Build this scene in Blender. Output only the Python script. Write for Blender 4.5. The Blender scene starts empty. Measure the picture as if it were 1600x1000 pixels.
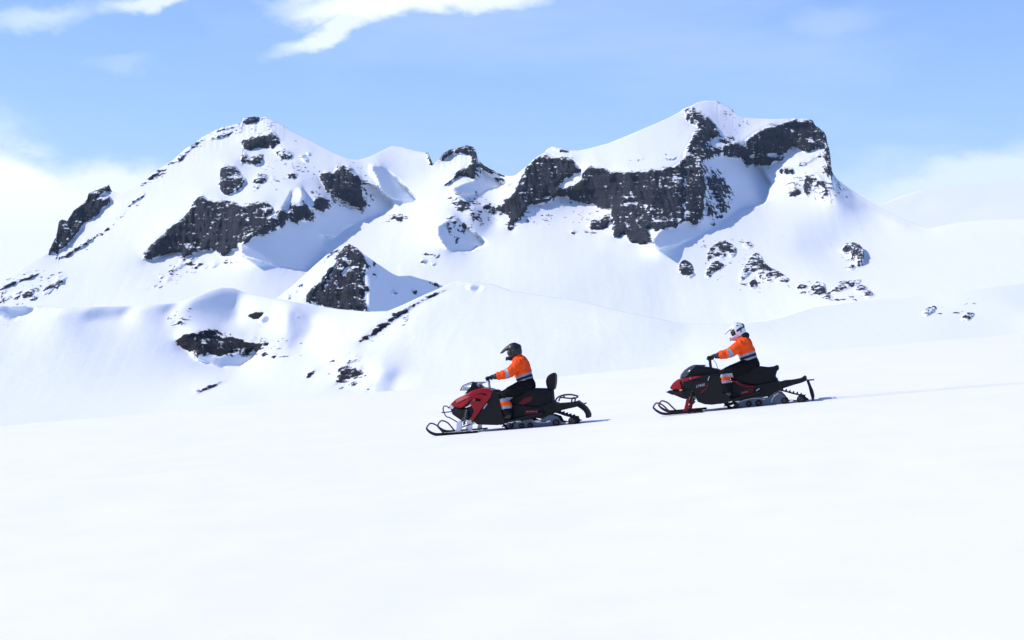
import bpy, bmesh, math, random
import numpy as np
from mathutils import Vector, Matrix

scene = bpy.context.scene
R = math.radians
random.seed(7)

# ------------------------------------------------------------------ camera
F = 3081.0            # focal length in pixels of the 1600 px wide photograph
CAMZ = 2.13           # eye height over the snow at the trail (m)
cam_data = bpy.data.cameras.new('camera')
cam_data.sensor_width = 36.0
cam_data.lens = 36.0 * F / 1600.0
cam_data.clip_start = 0.5
cam_data.clip_end = 60000.0
cam = bpy.data.objects.new('camera', cam_data)
scene.collection.objects.link(cam)
cam.location = (0, 0, CAMZ)
cam.rotation_euler = (R(90), 0, 0)
scene.camera = cam

# ------------------------------------------------------------------ sun, sky, exposure
SUN_EL = R(40.0)
SUN_BEHIND = R(0.0)      # sun stands to the left and this far round behind the peaks (negative: on our side)
sun_dir = Vector((-math.cos(SUN_EL) * math.cos(SUN_BEHIND),
                  math.cos(SUN_EL) * math.sin(SUN_BEHIND), math.sin(SUN_EL)))
sd = bpy.data.lights.new('sun', 'SUN')
sd.energy = 3.75
sd.angle = R(0.55)
sd.color = (1.0, 0.895, 0.80)
sun = bpy.data.objects.new('sun', sd)
scene.collection.objects.link(sun)
sun.rotation_euler = (-sun_dir).to_track_quat('-Z', 'Y').to_euler()

scene.view_settings.view_transform = 'Standard'
scene.view_settings.look = 'None'
scene.view_settings.gamma = 1.0
scene.view_settings.use_curve_mapping = False
scene.view_settings.exposure = 0.11

world = bpy.data.worlds.new('World')
scene.world = world
world.use_nodes = True
SKY_STRENGTH = 0.15


def build_world():
    nt = world.node_tree
    N, L = nt.nodes, nt.links
    N.clear()
    out = N.new('ShaderNodeOutputWorld')
    bg = N.new('ShaderNodeBackground')
    bg.inputs['Strength'].default_value = SKY_STRENGTH
    L.new(bg.outputs[0], out.inputs[0])
    sky = N.new('ShaderNodeTexSky')
    sky.sky_type = 'NISHITA'
    sky.sun_disc = False
    sky.sun_elevation = SUN_EL
    # sun_rotation 0 looks along +Y and turns clockwise seen from above
    sky.sun_rotation = math.atan2(sun_dir.x, sun_dir.y)
    sky.altitude = 700.0
    sky.air_density = 1.0
    sky.dust_density = 0.25
    sky.ozone_density = 3.0
    tc = N.new('ShaderNodeTexCoord')

    def mth(op, a, b=None, clamp=False):
        m = N.new('ShaderNodeMath'); m.operation = op; m.use_clamp = clamp
        for i, v in enumerate((a, b)):
            if v is None: continue
            if isinstance(v, (int, float)): m.inputs[i].default_value = v
            else: L.new(v, m.inputs[i])
        return m.outputs[0]

    def noise(vec, scale, detail, rough=0.55, dist=0.0):
        n = N.new('ShaderNodeTexNoise')
        n.inputs['Scale'].default_value = scale
        n.inputs['Detail'].default_value = detail
        n.inputs['Roughness'].default_value = rough
        n.inputs['Distortion'].default_value = dist
        L.new(vec, n.inputs['Vector'])
        return n

    def mapping(vec, loc=(0, 0, 0), rot=(0, 0, 0), sc=(1, 1, 1), typ='POINT'):
        m = N.new('ShaderNodeMapping'); m.vector_type = typ
        m.inputs['Location'].default_value = loc
        m.inputs['Rotation'].default_value = rot
        m.inputs['Scale'].default_value = sc
        L.new(vec, m.inputs['Vector'])
        return m.outputs[0]

    d = tc.outputs['Generated']
    # billowing of the cloud edges
    wob = noise(mapping(d, sc=(1, 1, 1.8)), 14.0, 6.0, 0.62)
    sub = N.new('ShaderNodeVectorMath'); sub.operation = 'SUBTRACT'
    L.new(wob.outputs['Color'], sub.inputs[0]); sub.inputs[1].default_value = (0.5, 0.5, 0.5)
    scl = N.new('ShaderNodeVectorMath'); scl.operation = 'SCALE'
    L.new(sub.outputs[0], scl.inputs[0]); scl.inputs['Scale'].default_value = 0.034
    add = N.new('ShaderNodeVectorMath'); add.operation = 'ADD'
    L.new(d, add.inputs[0]); L.new(scl.outputs[0], add.inputs[1])
    dw = add.outputs[0]
    fine = noise(mapping(d, sc=(1, 1, 2.2)), 26.0, 7.0, 0.6)

    def cloud(px, py, rx, ry, tilt, dens, soft, grain):
        """one cloud bank at a compass direction; sizes are angles written as photo pixels"""
        v = Vector(((px - 800) / F, 1.0, (500 - py) / F)).normalized()
        m = N.new('ShaderNodeVectorMath'); m.operation = 'SUBTRACT'
        L.new(dw, m.inputs[0]); m.inputs[1].default_value = v
        mp = mapping(m.outputs[0], rot=(0, tilt, 0))
        mp2 = mapping(mp, sc=(F / rx, 6.0, F / ry))
        ln = N.new('ShaderNodeVectorMath'); ln.operation = 'LENGTH'
        L.new(mp2, ln.inputs[0])
        rr = mth('ADD', ln.outputs['Value'], mth('MULTIPLY', mth('SUBTRACT', fine.outputs['Fac'], 0.5), grain))
        k = mth('DIVIDE', mth('SUBTRACT', 1.0 + soft, rr), 2 * soft, True)
        k = mth('MULTIPLY', mth('MULTIPLY', k, k), mth('SUBTRACT', 3.0, mth('MULTIPLY', k, 2.0)))
        return mth('MULTIPLY', k, dens)

    banks = [
        cloud(5, 372, 195, 140, R(-14), 0.92, 0.24, 0.55),
        cloud(190, 310, 120, 52, R(-12), 0.75, 0.4, 0.6),
        cloud(-150, 350, 220, 150, R(0), 0.85, 0.45, 0.6),
        cloud(640, -8, 190, 27, R(6), 0.80, 0.42, 0.5),
        cloud(532, 36, 100, 16, R(25), 0.66, 0.5, 0.45),
        cloud(750, -6, 90, 22, R(2), 0.7, 0.5, 0.6),
        cloud(265, 2, 90, 12, R(6), 0.6, 0.6, 0.8),
        cloud(60, 26, 70, 13, R(12), 0.36, 0.8, 1.2),
        cloud(1510, 300, 210, 52, R(6), 0.50, 0.4, 0.9),
        cloud(1420, 330, 160, 74, R(0), 0.32, 0.6, 0.9),
        cloud(1640, 250, 130, 30, R(8), 0.4, 0.7, 1.0),
        cloud(1310, 35, 60, 25, R(0), 0.14, 0.8, 1.2),
        cloud(190, 95, 40, 8, R(0), 0.12, 0.8, 1.2),
    ]
    tot = banks[0]
    for b in banks[1:]:
        tot = mth('MAXIMUM', tot, b)
    # thin high veil that goes on all round the sky
    veil = noise(mapping(d, sc=(1, 1, 3.0)), 3.2, 6.0, 0.6, 0.3)
    vr = N.new('ShaderNodeMapRange')
    L.new(veil.outputs['Fac'], vr.inputs['Value'])
    vr.inputs['From Min'].default_value = 0.50; vr.inputs['From Max'].default_value = 0.85
    vr.inputs['To Min'].default_value = 0.0; vr.inputs['To Max'].default_value = 0.22
    tot = mth('MAXIMUM', tot, vr.outputs[0], True)
    hsv = N.new('ShaderNodeMixRGB'); hsv.blend_type = 'MULTIPLY'; hsv.inputs['Fac'].default_value = 1.0
    L.new(sky.outputs[0], hsv.inputs['Color1']); hsv.inputs['Color2'].default_value = SKY_TINT
    mix = N.new('ShaderNodeMixRGB')
    L.new(tot, mix.inputs['Fac'])
    L.new(hsv.outputs[0], mix.inputs['Color1'])
    mix.inputs['Color2'].default_value = CLOUD_COL
    L.new(mix.outputs[0], bg.inputs['Color'])


SKY_TINT = (0.815, 0.88, 1.14, 1)      # cool balance of the photograph
CLOUD_COL = (7.9, 8.2, 8.7, 1)
build_world()

scene.cycles.max_bounces = 8
scene.cycles.diffuse_bounces = 5
scene.cycles.use_denoising = True
scene.cycles.use_adaptive_sampling = True
scene.cycles.adaptive_threshold = 0.02

# ------------------------------------------------------------------ helpers: numpy noise, polygons
def tag(o, label=None, cat=None, group=None, kind=None):
    if label: o['label'] = label
    if cat: o['category'] = cat
    if group: o['group'] = group
    if kind: o['kind'] = kind
    return o


_perm = np.random.RandomState(3).permutation(512)
_perm = np.concatenate([_perm, _perm, _perm])
_ang = np.random.RandomState(5).rand(512) * 2 * np.pi
_gx, _gy = np.cos(_ang), np.sin(_ang)


def perlin(x, y):
    xi = np.floor(x).astype(np.int64); yi = np.floor(y).astype(np.int64)
    xf = x - xi; yf = y - yi
    xi &= 511; yi &= 511
    u = xf * xf * xf * (xf * (xf * 6 - 15) + 10); v = yf * yf * yf * (yf * (yf * 6 - 15) + 10)

    def g(ix, iy, fx, fy):
        h = _perm[_perm[ix & 511] + (iy & 511)] & 511
        return _gx[h] * fx + _gy[h] * fy
    a = g(xi, yi, xf, yf); b = g(xi + 1, yi, xf - 1, yf)
    c = g(xi, yi + 1, xf, yf - 1); e = g(xi + 1, yi + 1, xf - 1, yf - 1)
    return (a + u * (b - a)) * (1 - v) + (c + u * (e - c)) * v


def fbm(x, y, oct=4, gain=0.5, ridged=False):
    s = 0; a = 1.0; t = 0
    for i in range(oct):
        n = perlin(x * 2 ** i + 17.3 * i, y * 2 ** i + 9.1 * i)
        if ridged: n = 1 - 2.6 * np.abs(n)
        s = s + a * n; t += a; a *= gain
    return s / t


def inside(poly, X, Y):
    res = np.zeros(X.shape, bool)
    n = len(poly)
    for i in range(n):
        x0, y0 = poly[i]; x1, y1 = poly[(i + 1) % n]
        if y0 == y1: continue
        c = ((y0 > Y) != (y1 > Y)) & (X < (x1 - x0) * (Y - y0) / (y1 - y0) + x0)
        res ^= c
    return res


def blur(a, k):
    """separable triangle-ish blur, radius k cells"""
    k = int(k)
    if k < 1: return a
    for _ in range(2):
        for ax in (0, 1):
            p = np.pad(a, [(k + 1, k) if i == ax else (0, 0) for i in (0, 1)], mode='edge')
            c = np.cumsum(p, axis=ax)
            hi = np.take(c, range(2 * k + 1, c.shape[ax]), axis=ax)
            lo = np.take(c, range(0, c.shape[ax] - 2 * k - 1), axis=ax)
            a = (hi - lo) / (2 * k + 1)
    return a


def bil(A, fx, fy):
    fx = np.clip(fx, 0, A.shape[1] - 1.001); fy = np.clip(fy, 0, A.shape[0] - 1.001)
    x0 = fx.astype(int); y0 = fy.astype(int); a = fx - x0; b = fy - y0
    return (A[y0, x0] * (1 - a) * (1 - b) + A[y0, x0 + 1] * a * (1 - b)
            + A[y0 + 1, x0] * (1 - a) * b + A[y0 + 1, x0 + 1] * a * b)


def integrate(P, Q, W):
    """least-squares surface from its slopes (P along columns, Q along rows); coarse to fine"""
    levels = [(P, Q, W)]
    while min(levels[-1][0].shape) > 24:
        p, q, wt = levels[-1]
        h, w = p.shape; h2, w2 = h // 2 * 2, w // 2 * 2
        d = lambda m: (m[:h2:2, :w2:2] + m[1:h2:2, :w2:2] + m[:h2:2, 1:w2:2] + m[1:h2:2, 1:w2:2]) / 4 * 2
        levels.append((d(p), d(q), d(wt) / 2))
    sol = None
    for p, q, wt in reversed(levels):
        h, w = p.shape
        if sol is None: sol = np.zeros((h, w))
        else:
            yy, xx = np.mgrid[0:h, 0:w]
            sol = bil(sol, (xx - 0.5) / 2, (yy - 0.5) / 2)
        gx = (p[:, 1:] + p[:, :-1]) / 2; gy = (q[1:] + q[:-1]) / 2
        wx = (wt[:, 1:] + wt[:, :-1]) / 2; wy = (wt[1:] + wt[:-1]) / 2

        def At(ax, ay):
            r = np.zeros((h, w))
            r[:, 1:] += ax; r[:, :-1] -= ax; r[1:] += ay; r[:-1] -= ay
            return r
        b = At(wx * (gx - sol[:, 1:] + sol[:, :-1]), wy * (gy - sol[1:] + sol[:-1]))
        x = np.zeros((h, w)); rr = b.copy(); pp = rr.copy(); rs = (rr * rr).sum()
        for it in range(320):
            Ap = At(wx * (pp[:, 1:] - pp[:, :-1]), wy * (pp[1:] - pp[:-1]))
            den = (pp * Ap).sum()
            if den <= 1e-18: break
            al = rs / den
            x += al * pp; rr -= al * Ap
            rn = (rr * rr).sum()
            if rn < 1e-12: break
            pp = rr + rn / rs * pp; rs = rn
        sol = sol + x
    return sol


# ------------------------------------------------------------------ materials of the land
def nodes_of(name):
    m = bpy.data.materials.new(name); m.use_nodes = True
    nt = m.node_tree
    return m, nt, nt.nodes, nt.links, nt.nodes['Principled BSDF']


def mountain_material(name, fine):
    m, nt, N, L, B = nodes_of(name)
    at = N.new('ShaderNodeAttribute'); at.attribute_name = 'rock'
    geo = N.new('ShaderNodeNewGeometry')
    sep = N.new('ShaderNodeSeparateXYZ'); L.new(geo.outputs['Normal'], sep.inputs[0])

    def noise(scale, detail, sc=(1, 1, 1), rough=0.6):
        mp = N.new('ShaderNodeMapping'); mp.inputs['Scale'].default_value = sc
        L.new(geo.outputs['Position'], mp.inputs[0])
        n = N.new('ShaderNodeTexNoise'); n.inputs['Scale'].default_value = scale * fine
        n.inputs['Detail'].default_value = detail; n.inputs['Roughness'].default_value = rough
        L.new(mp.outputs[0], n.inputs['Vector'])
        return n.outputs['Fac']

    def mth(op, a, b, clamp=False):
        x = N.new('ShaderNodeMath'); x.operation = op; x.use_clamp = clamp
        for i, v in enumerate((a, b)):
            if isinstance(v, (int, float)): x.inputs[i].default_value = v
            else: L.new(v, x.inputs[i])
        return x.outputs[0]
    n1 = noise(0.16, 7.0, (1, 1, 1.5), 0.66)
    n3 = noise(0.030, 5.0, (1.3, 1, 0.8), 0.6)
    n2 = noise(0.060, 7.0, (1, 1, 0.55), 0.68)
    nl = noise(0.055, 5.0, (1, 1, 6.0), 0.6)
    nv = noise(0.085, 5.0, (2.2, 1, 0.35), 0.6)
    n5 = noise(0.30, 5.0, (0.5, 1, 1.0), 0.55)
    # bare rock where the face is steep; snow lies on its ledges
    k = mth('ADD', at.outputs['Fac'], mth('MULTIPLY', mth('SUBTRACT', n1, 0.5), 1.9))
    k = mth('ADD', k, mth('MULTIPLY', mth('SUBTRACT', n3, 0.45), 1.7))
    k = mth('ADD', k, mth('MULTIPLY', mth('SUBTRACT', nl, 0.48), 1.6))
    k = mth('ADD', k, mth('MULTIPLY', mth('SUBTRACT', nv, 0.48), 2.3))
    k = mth('SUBTRACT', k, mth('MULTIPLY', mth('MAXIMUM', mth('SUBTRACT', sep.outputs['Z'], 0.55), 0.0), 1.0))
    k = mth('MULTIPLY', mth('MULTIPLY', mth('SUBTRACT', k, 0.47), 5.0, True), mth('GREATER_THAN', at.outputs['Fac'], 0.02), True)
    cr = N.new('ShaderNodeValToRGB')
    cr.color_ramp.elements[0].position = 0.3; cr.color_ramp.elements[0].color = (0.004, 0.007, 0.013, 1)
    cr.color_ramp.elements[1].position = 0.72; cr.color_ramp.elements[1].color = (0.038, 0.042, 0.052, 1)
    L.new(n2, cr.inputs[0])
    mix = N.new('ShaderNodeMixRGB')
    L.new(k, mix.inputs['Fac'])
    mix.inputs['Color1'].default_value = (0.85, 0.90, 0.95, 1)
    L.new(cr.outputs[0], mix.inputs['Color2'])
    L.new(mix.outputs[0], B.inputs['Base Color'])
    B.inputs['Roughness'].default_value = 0.75
    B.inputs['Specular IOR Level'].default_value = 0.2
    bp = N.new('ShaderNodeBump'); bp.inputs['Strength'].default_value = 0.9; bp.inputs['Distance'].default_value = 4.0 / fine
    L.new(mth('ADD', mth('MULTIPLY', mth('ADD', n1, mth('MULTIPLY', nl, 0.8)), k), mth('MULTIPLY', n5, 0.07)), bp.inputs['Height'])
    L.new(bp.outputs[0], B.inputs['Normal'])
    return m


def snow_material():
    m, nt, N, L, B = nodes_of('wind_packed_snow')
    geo = N.new('ShaderNodeNewGeometry')

    def noise(scale, detail, sc):
        mp = N.new('ShaderNodeMapping'); mp.inputs['Scale'].default_value = sc
        mp.inputs['Rotation'].default_value = (0, 0, R(25))
        L.new(geo.outputs['Position'], mp.inputs[0])
        n = N.new('ShaderNodeTexNoise'); n.inputs['Scale'].default_value = scale
        n.inputs['Detail'].default_value = detail
        L.new(mp.outputs[0], n.inputs['Vector'])
        return n.outputs['Fac']
    a = noise(0.9, 5.0, (0.35, 1, 1)); b = noise(14.0, 4.0, (1, 1, 1))
    cr = N.new('ShaderNodeValToRGB')
    cr.color_ramp.elements[0].position = 0.3; cr.color_ramp.elements[0].color = (0.885, 0.91, 0.945, 1)
    cr.color_ramp.elements[1].position = 0.7; cr.color_ramp.elements[1].color = (0.905, 0.925, 0.955, 1)
    L.new(a, cr.inputs[0])
    L.new(cr.outputs[0], B.inputs['Base Color'])
    B.inputs['Roughness'].default_value = 0.7
    B.inputs['Specular IOR Level'].default_value = 0.25
    b1 = N.new('ShaderNodeBump'); b1.inputs['Strength'].default_value = 0.6; b1.inputs['Distance'].default_value = 0.05
    L.new(a, b1.inputs['Height'])
    b2 = N.new('ShaderNodeBump'); b2.inputs['Strength'].default_value = 0.25; b2.inputs['Distance'].default_value = 0.008
    L.new(b, b2.inputs['Height']); L.new(b1.outputs[0], b2.inputs['Normal'])
    L.new(b2.outputs[0], B.inputs['Normal'])
    return m


MAT_MOUNTAIN = mountain_material('snow_over_basalt', 1.0)
MAT_PYRAMID = mountain_material('snow_over_pyramid_rock', 1.8)
MAT_HILL = mountain_material('snow_over_hill_rock', 5.0)
MAT_SNOW = snow_material()


def grid_object(name, V, nr, nc, mat, attrs=None, drop=None, smooth=True):
    """mesh from an (nr, nc, 3) lattice; drop = boolean (nr-1, nc-1) of quads to leave out"""
    idx = np.arange(nr * nc).reshape(nr, nc)
    q = np.stack([idx[:-1, :-1], idx[:-1, 1:], idx[1:, 1:], idx[1:, :-1]], -1)
    q = q[~drop] if drop is not None else q.reshape(-1, 4)
    used, inv = np.unique(q, return_inverse=True)
    q = inv.reshape(-1, 4)
    co = V.reshape(-1, 3)[used]
    me = bpy.data.meshes.new(name)
    me.vertices.add(len(co)); me.vertices.foreach_set('co', co.astype(np.float32).ravel())
    me.loops.add(q.size); me.loops.foreach_set('vertex_index', q.astype(np.int32).ravel())
    me.polygons.add(len(q))
    me.polygons.foreach_set('loop_start', (np.arange(len(q)) * 4).astype(np.int32))
    me.polygons.foreach_set('use_smooth', np.full(len(q), smooth))
    me.update(calc_edges=True)
    for k, a in (attrs or {}).items():
        at = me.attributes.new(k, 'FLOAT', 'POINT')
        at.data.foreach_set('value', a.ravel()[used].astype(np.float32))
    me.materials.append(mat)
    o = bpy.data.objects.new(name, me)
    scene.collection.objects.link(o)
    return o


def nrm(aspect, slope):
    """unit normal of a slope; aspect in degrees: 0 = faces the camera, +90 = faces right, -90 = left"""
    a, s = R(aspect), R(slope)
    return np.array([math.sin(s) * math.sin(a), -math.sin(s) * math.cos(a), math.cos(s)])


class Land:
    """A piece of relief whose slopes are set region by region and then integrated to metric depth."""
    def __init__(self, x0, x1, y0, y1, base, step=2.0):
        self.step = step; self.x0, self.y1 = x0, y1
        self.w = int((x1 - x0) / step) + 1; self.h = int((y1 - y0) / step) + 1
        jj, ii = np.mgrid[0:self.h, 0:self.w]
        self.PX = x0 + ii * step; self.PY = y1 - jj * step     # rows run upward
        self.n = np.zeros((self.h, self.w, 3)); self.n[:] = nrm(*base)
        self.marks = []
        self.wt = np.ones((self.h, self.w))

    def slope(self, poly, aspect, slope, soft=4, amount=1.0):
        lee = slope > 40
        wx = 3.0 * fbm(self.PX * .035, self.PY * .035, 4, .6) if lee else 0
        wy = 3.0 * fbm(self.PX * .035 + 31, self.PY * .035, 4, .6) if lee else 0
        m = inside(poly, self.PX + wx * 2, self.PY + wy * 2).astype(float)
        w = blur(m, soft)[..., None] * amount
        self.n = self.n * (1 - w) + nrm(aspect, slope) * w
        if lee:
            w = w[..., 0]
            self.wt = self.wt * (1 - w) + 6 * w
            if soft < 2:                                  # a drift may break off sharply along its lip
                rim = blur(m, 1)
                self.wt[(rim > .15) & (rim < .85)] = .06

    def cliff(self, poly, aspect=0, slope=74, cid=0, strength=1.0, jitter=2.5, soft=1):
        w = blur(inside(poly, self.PX, self.PY).astype(float), soft)[..., None] * (1.0 if cid else .3)
        self.n = self.n * (1 - w) + nrm(aspect, slope) * w
        self.wt = self.wt * (1 - w[..., 0]) + (.4 if cid else .8) * w[..., 0]
        self.marks.append((poly, strength, jitter, cid))

    def snow(self, poly, soft=1):
        w = blur(inside(poly, self.PX, self.PY).astype(float), soft)[..., None] * .6
        self.n = self.n * (1 - w) + nrm(0, 40) * w
        self.marks.append((poly, 0.0, 1.0, 0))

    def paint(self, PX, PY):
        """where bare rock shows: ragged outlines on the finished lattice"""
        rock = np.zeros(PX.shape); cid = np.zeros(PX.shape, int)
        jx = fbm(PX * .11, PY * .11, 4, .7); jy = fbm(PX * .11 + 50, PY * .11, 4, .7)
        for poly, k, jit, c in self.marks:
            xs = [p[0] for p in poly]; ys = [p[1] for p in poly]
            m = (PX > min(xs) - 8) & (PX < max(xs) + 8) & (PY > min(ys) - 8) & (PY < max(ys) + 8)
            hit = np.zeros(PX.shape, bool)
            hit[m] = inside(poly, PX[m] + jit * 2.2 * jx[m], PY[m] + jit * 2.2 * jy[m])
            if k == 0: rock[hit] = 0; continue
            rock[hit] = np.maximum(rock[hit], k)
            if c: cid[hit] = c
        return blur(rock, 1) * .6 + blur(rock, 2) * .4, cid

    def flecks(self, poly, k):
        self.marks.append((poly, k, 6.0, 0))

    def solve(self, px, py, dist, far=1e9):
        n = self.n / np.linalg.norm(self.n, axis=2, keepdims=True)
        U = (self.PX - 800) / F; Vv = (500 - self.PY) / F
        nr_ = n[..., 0] * U + n[..., 1] + n[..., 2] * Vv
        nr_ = np.minimum(nr_, -0.07)
        P = -n[..., 0] / nr_ * self.step / F
        Q = -n[..., 2] / nr_ * self.step / F
        self.Ld = integrate(P, Q, self.wt)
        self.Ld += math.log(dist) - self.at(px, py)
        self.Ld = np.minimum(self.Ld, math.log(far))

    def at(self, px, py):
        return float(bil(self.Ld, np.array([(px - self.x0) / self.step]), np.array([(self.y1 - py) / self.step]))[0])

    def mesh(self, name, sky, bottom, ncol, nrow, label=None, amp_rock=7.0, amp_snow=1.0, back=0.62, back_len=500,
             cliffs=None, wob=1.0, mat=None):
        mat = mat or MAT_MOUNTAIN
        xs = np.linspace(self.x0 + 2, self.x0 + (self.w - 1) * self.step - 2, ncol)
        top = np.interp(xs, [p[0] for p in sky], [p[1] for p in sky])
        bot = np.interp(xs, [p[0] for p in bottom], [p[1] for p in bottom])
        t = np.linspace(0, 1, nrow)[:, None]
        PY = bot[None] + (top - bot)[None] * t
        PX = np.repeat(xs[None], nrow, 0)
        fx, fy = (PX - self.x0) / self.step, (self.y1 - PY) / self.step
        D = np.exp(bil(self.Ld, fx, fy)); rock, cids = self.paint(PX, PY)
        X = (PX - 800) / F * D; Z = (500 - PY) / F * D      # height over the eye
        # crags: ribs, gullies and ledges on the rock, wind-shaped swells on the snow
        s = D.mean() / 2600.0
        r1 = fbm(X / (34 * s) + 3 + .3 * Z / (60 * s), Z / (95 * s), 5, 0.62, True)
        r2 = fbm(X / (150 * s), Z / (26 * s) + 0.35 * X / (100 * s), 3, 0.5, True)
        sn = fbm(X / (120 * s), (Z + D * .35) / (90 * s), 5, 0.45)
        run = fbm(X / (16 * s) + .3 * sn, Z / (150 * s), 3, .5)
        gul = fbm(X / (70 * s) + .5 * sn, Z / (170 * s) + 7, 3, .5, True) * np.clip(1.6 * fbm(X / (400 * s), Z / (300 * s) + 3, 2) + .45, 0, 1)
        disp = amp_rock * s * np.clip(rock - .35, 0, 1) * 1.5 * (1.5 * r1 + 0.9 * r2) + amp_snow * s * (3.0 * sn + 0.75 * run + 3.0 * gul) * (1 - rock)
        edge = np.clip((1 - t) * nrow / 3.0, 0, 1)
        D2 = D - disp * edge
        # broken, stony outline where rock meets the sky
        jag = fbm(xs / 5.0, xs * 0 + 2.2, 4, 0.6) * 3.2 * wob * rock[-4:].max(0)
        PY = PY + jag[None] * np.clip((t - .9) * 10, 0, 1)
        X = (PX - 800) / F * D2; Z = (500 - PY) / F * D2 + CAMZ
        V = np.stack([X, D2, Z], -1)
        rk = rock.copy()
        # far side of the ridge
        nb = 10
        bd = (np.linspace(0, 1, nb + 1)[1:] ** 1.5)[:, None] * back_len
        Db = D2[-1][None] + bd
        Zb = V[-1, :, 2][None] - bd * back - 0.4
        Vb = np.stack([(PX[-1] - 800)[None] / F * Db, Db, Zb], -1)
        V = np.concatenate([V, Vb], 0)
        rk = np.concatenate([rk, np.repeat(rk[-1][None], nb, 0) * .4], 0)
        nr, nc = V.shape[:2]
        drop = np.zeros((nr - 1, nc - 1), bool)
        self.V, self.Vx, self.Vtop, self.Vbot, self.nrow = V, xs, top, bot, nrow
        parts = []
        if cliffs:
            ci = np.zeros((nr, nc), int)
            ci[:nrow] = cids
            fc = np.where((rk[:-1, :-1] + rk[1:, 1:]) / 2 > .5, ci[:-1, :-1], 0)
            fc[nrow - 1:] = 0
            drop = fc > 0
            for k in cliffs:
                if (fc == k).sum() > 10:
                    parts.append((k, grid_object('cliff', V, nr, nc, mat, {'rock': rk}, fc != k)))
        o = grid_object(name, V, nr, nc, mat, {'rock': rk}, drop)
        o['kind'] = 'structure'
        if label: o['label'] = label
        for k, c in parts:
            c.parent = o
            if cliffs[k]: c['label'] = cliffs[k]
        self.obj = o
        return o

    def surf(self, px, py):
        """point and normal of the finished land under a photo pixel"""
        def P(x, y):
            i = np.interp(x, self.Vx, np.arange(len(self.Vx)))
            b = np.interp(x, self.Vx, self.Vbot); tp = np.interp(x, self.Vx, self.Vtop)
            j = (y - b) / (tp - b) * (self.nrow - 1)
            return np.array([float(bil(self.V[..., c], np.array([i]), np.array([j]))[0]) for c in range(3)])
        p = P(px, py); a = P(px + 3, py) - P(px - 3, py); b = P(px, py - 3) - P(px, py + 3)
        n = np.cross(a, b); n /= np.linalg.norm(n)
        if n[2] < 0: n = -n
        return p, n


# ------------------------------------------------------------------ the massif
SKYLINE = [(-260, 560), (-120, 500), (0, 443), (40, 415), (70, 398), (78, 388), (88, 368), (92, 346), (97, 343), (105, 345), (115, 329),
    (127, 320), (136, 312), (138, 303), (150, 297), (165, 292), (170, 288), (174, 298), (186, 303), (200, 297), (230, 279), (233, 274), (246, 266),
    (270, 250), (290, 232), (302, 226), (315, 215), (330, 207), (345, 200), (360, 196), (378, 192), (380, 184), (404, 182), (406, 185),
    (415, 182), (420, 185), (440, 195), (460, 207), (490, 222), (520, 238), (545, 248), (560, 250), (578, 245), (600, 234), (613, 228),
    (630, 230), (650, 236), (669, 239), (672, 246), (676, 256), (685, 250), (695, 238), (705, 233), (720, 230), (728, 227), (735, 227),
    (742, 232), (745, 240), (747, 250), (756, 258), (770, 266), (782, 272), (795, 275), (805, 274), (815, 266), (825, 258), (835, 248),
    (848, 240), (855, 233), (863, 229), (880, 232), (893, 235), (905, 235), (920, 232), (950, 224), (985, 210), (1020, 195), (1045, 184),
    (1060, 176), (1068, 170), (1080, 165), (1090, 160), (1105, 157), (1120, 158), (1135, 165), (1145, 172), (1150, 178), (1162, 184),
    (1180, 185), (1210, 186), (1240, 185), (1262, 186), (1270, 188), (1274, 196), (1281, 201), (1288, 207), (1291, 213), (1293, 226),
    (1296, 233), (1298, 246), (1299, 264), (1302, 272), (1310, 282), (1325, 293), (1345, 307), (1370, 322), (1400, 337), (1430, 350),
    (1450, 357), (1470, 353), (1500, 347), (1550, 343), (1600, 342), (1700, 336), (1860, 330)]


def strip(pts, w):
    """thin polygon round a polyline"""
    up, dn = [], []
    for i, (x, y) in enumerate(pts):
        a = pts[max(i - 1, 0)]; b = pts[min(i + 1, len(pts) - 1)]
        dx, dy = b[0] - a[0], b[1] - a[1]; l = math.hypot(dx, dy) or 1
        k = w * (0.35 if i in (0, len(pts) - 1) else 1)
        up.append((x - dy / l * k, y + dx / l * k)); dn.append((x + dy / l * k, y - dx / l * k))
    return up + dn[::-1]


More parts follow.
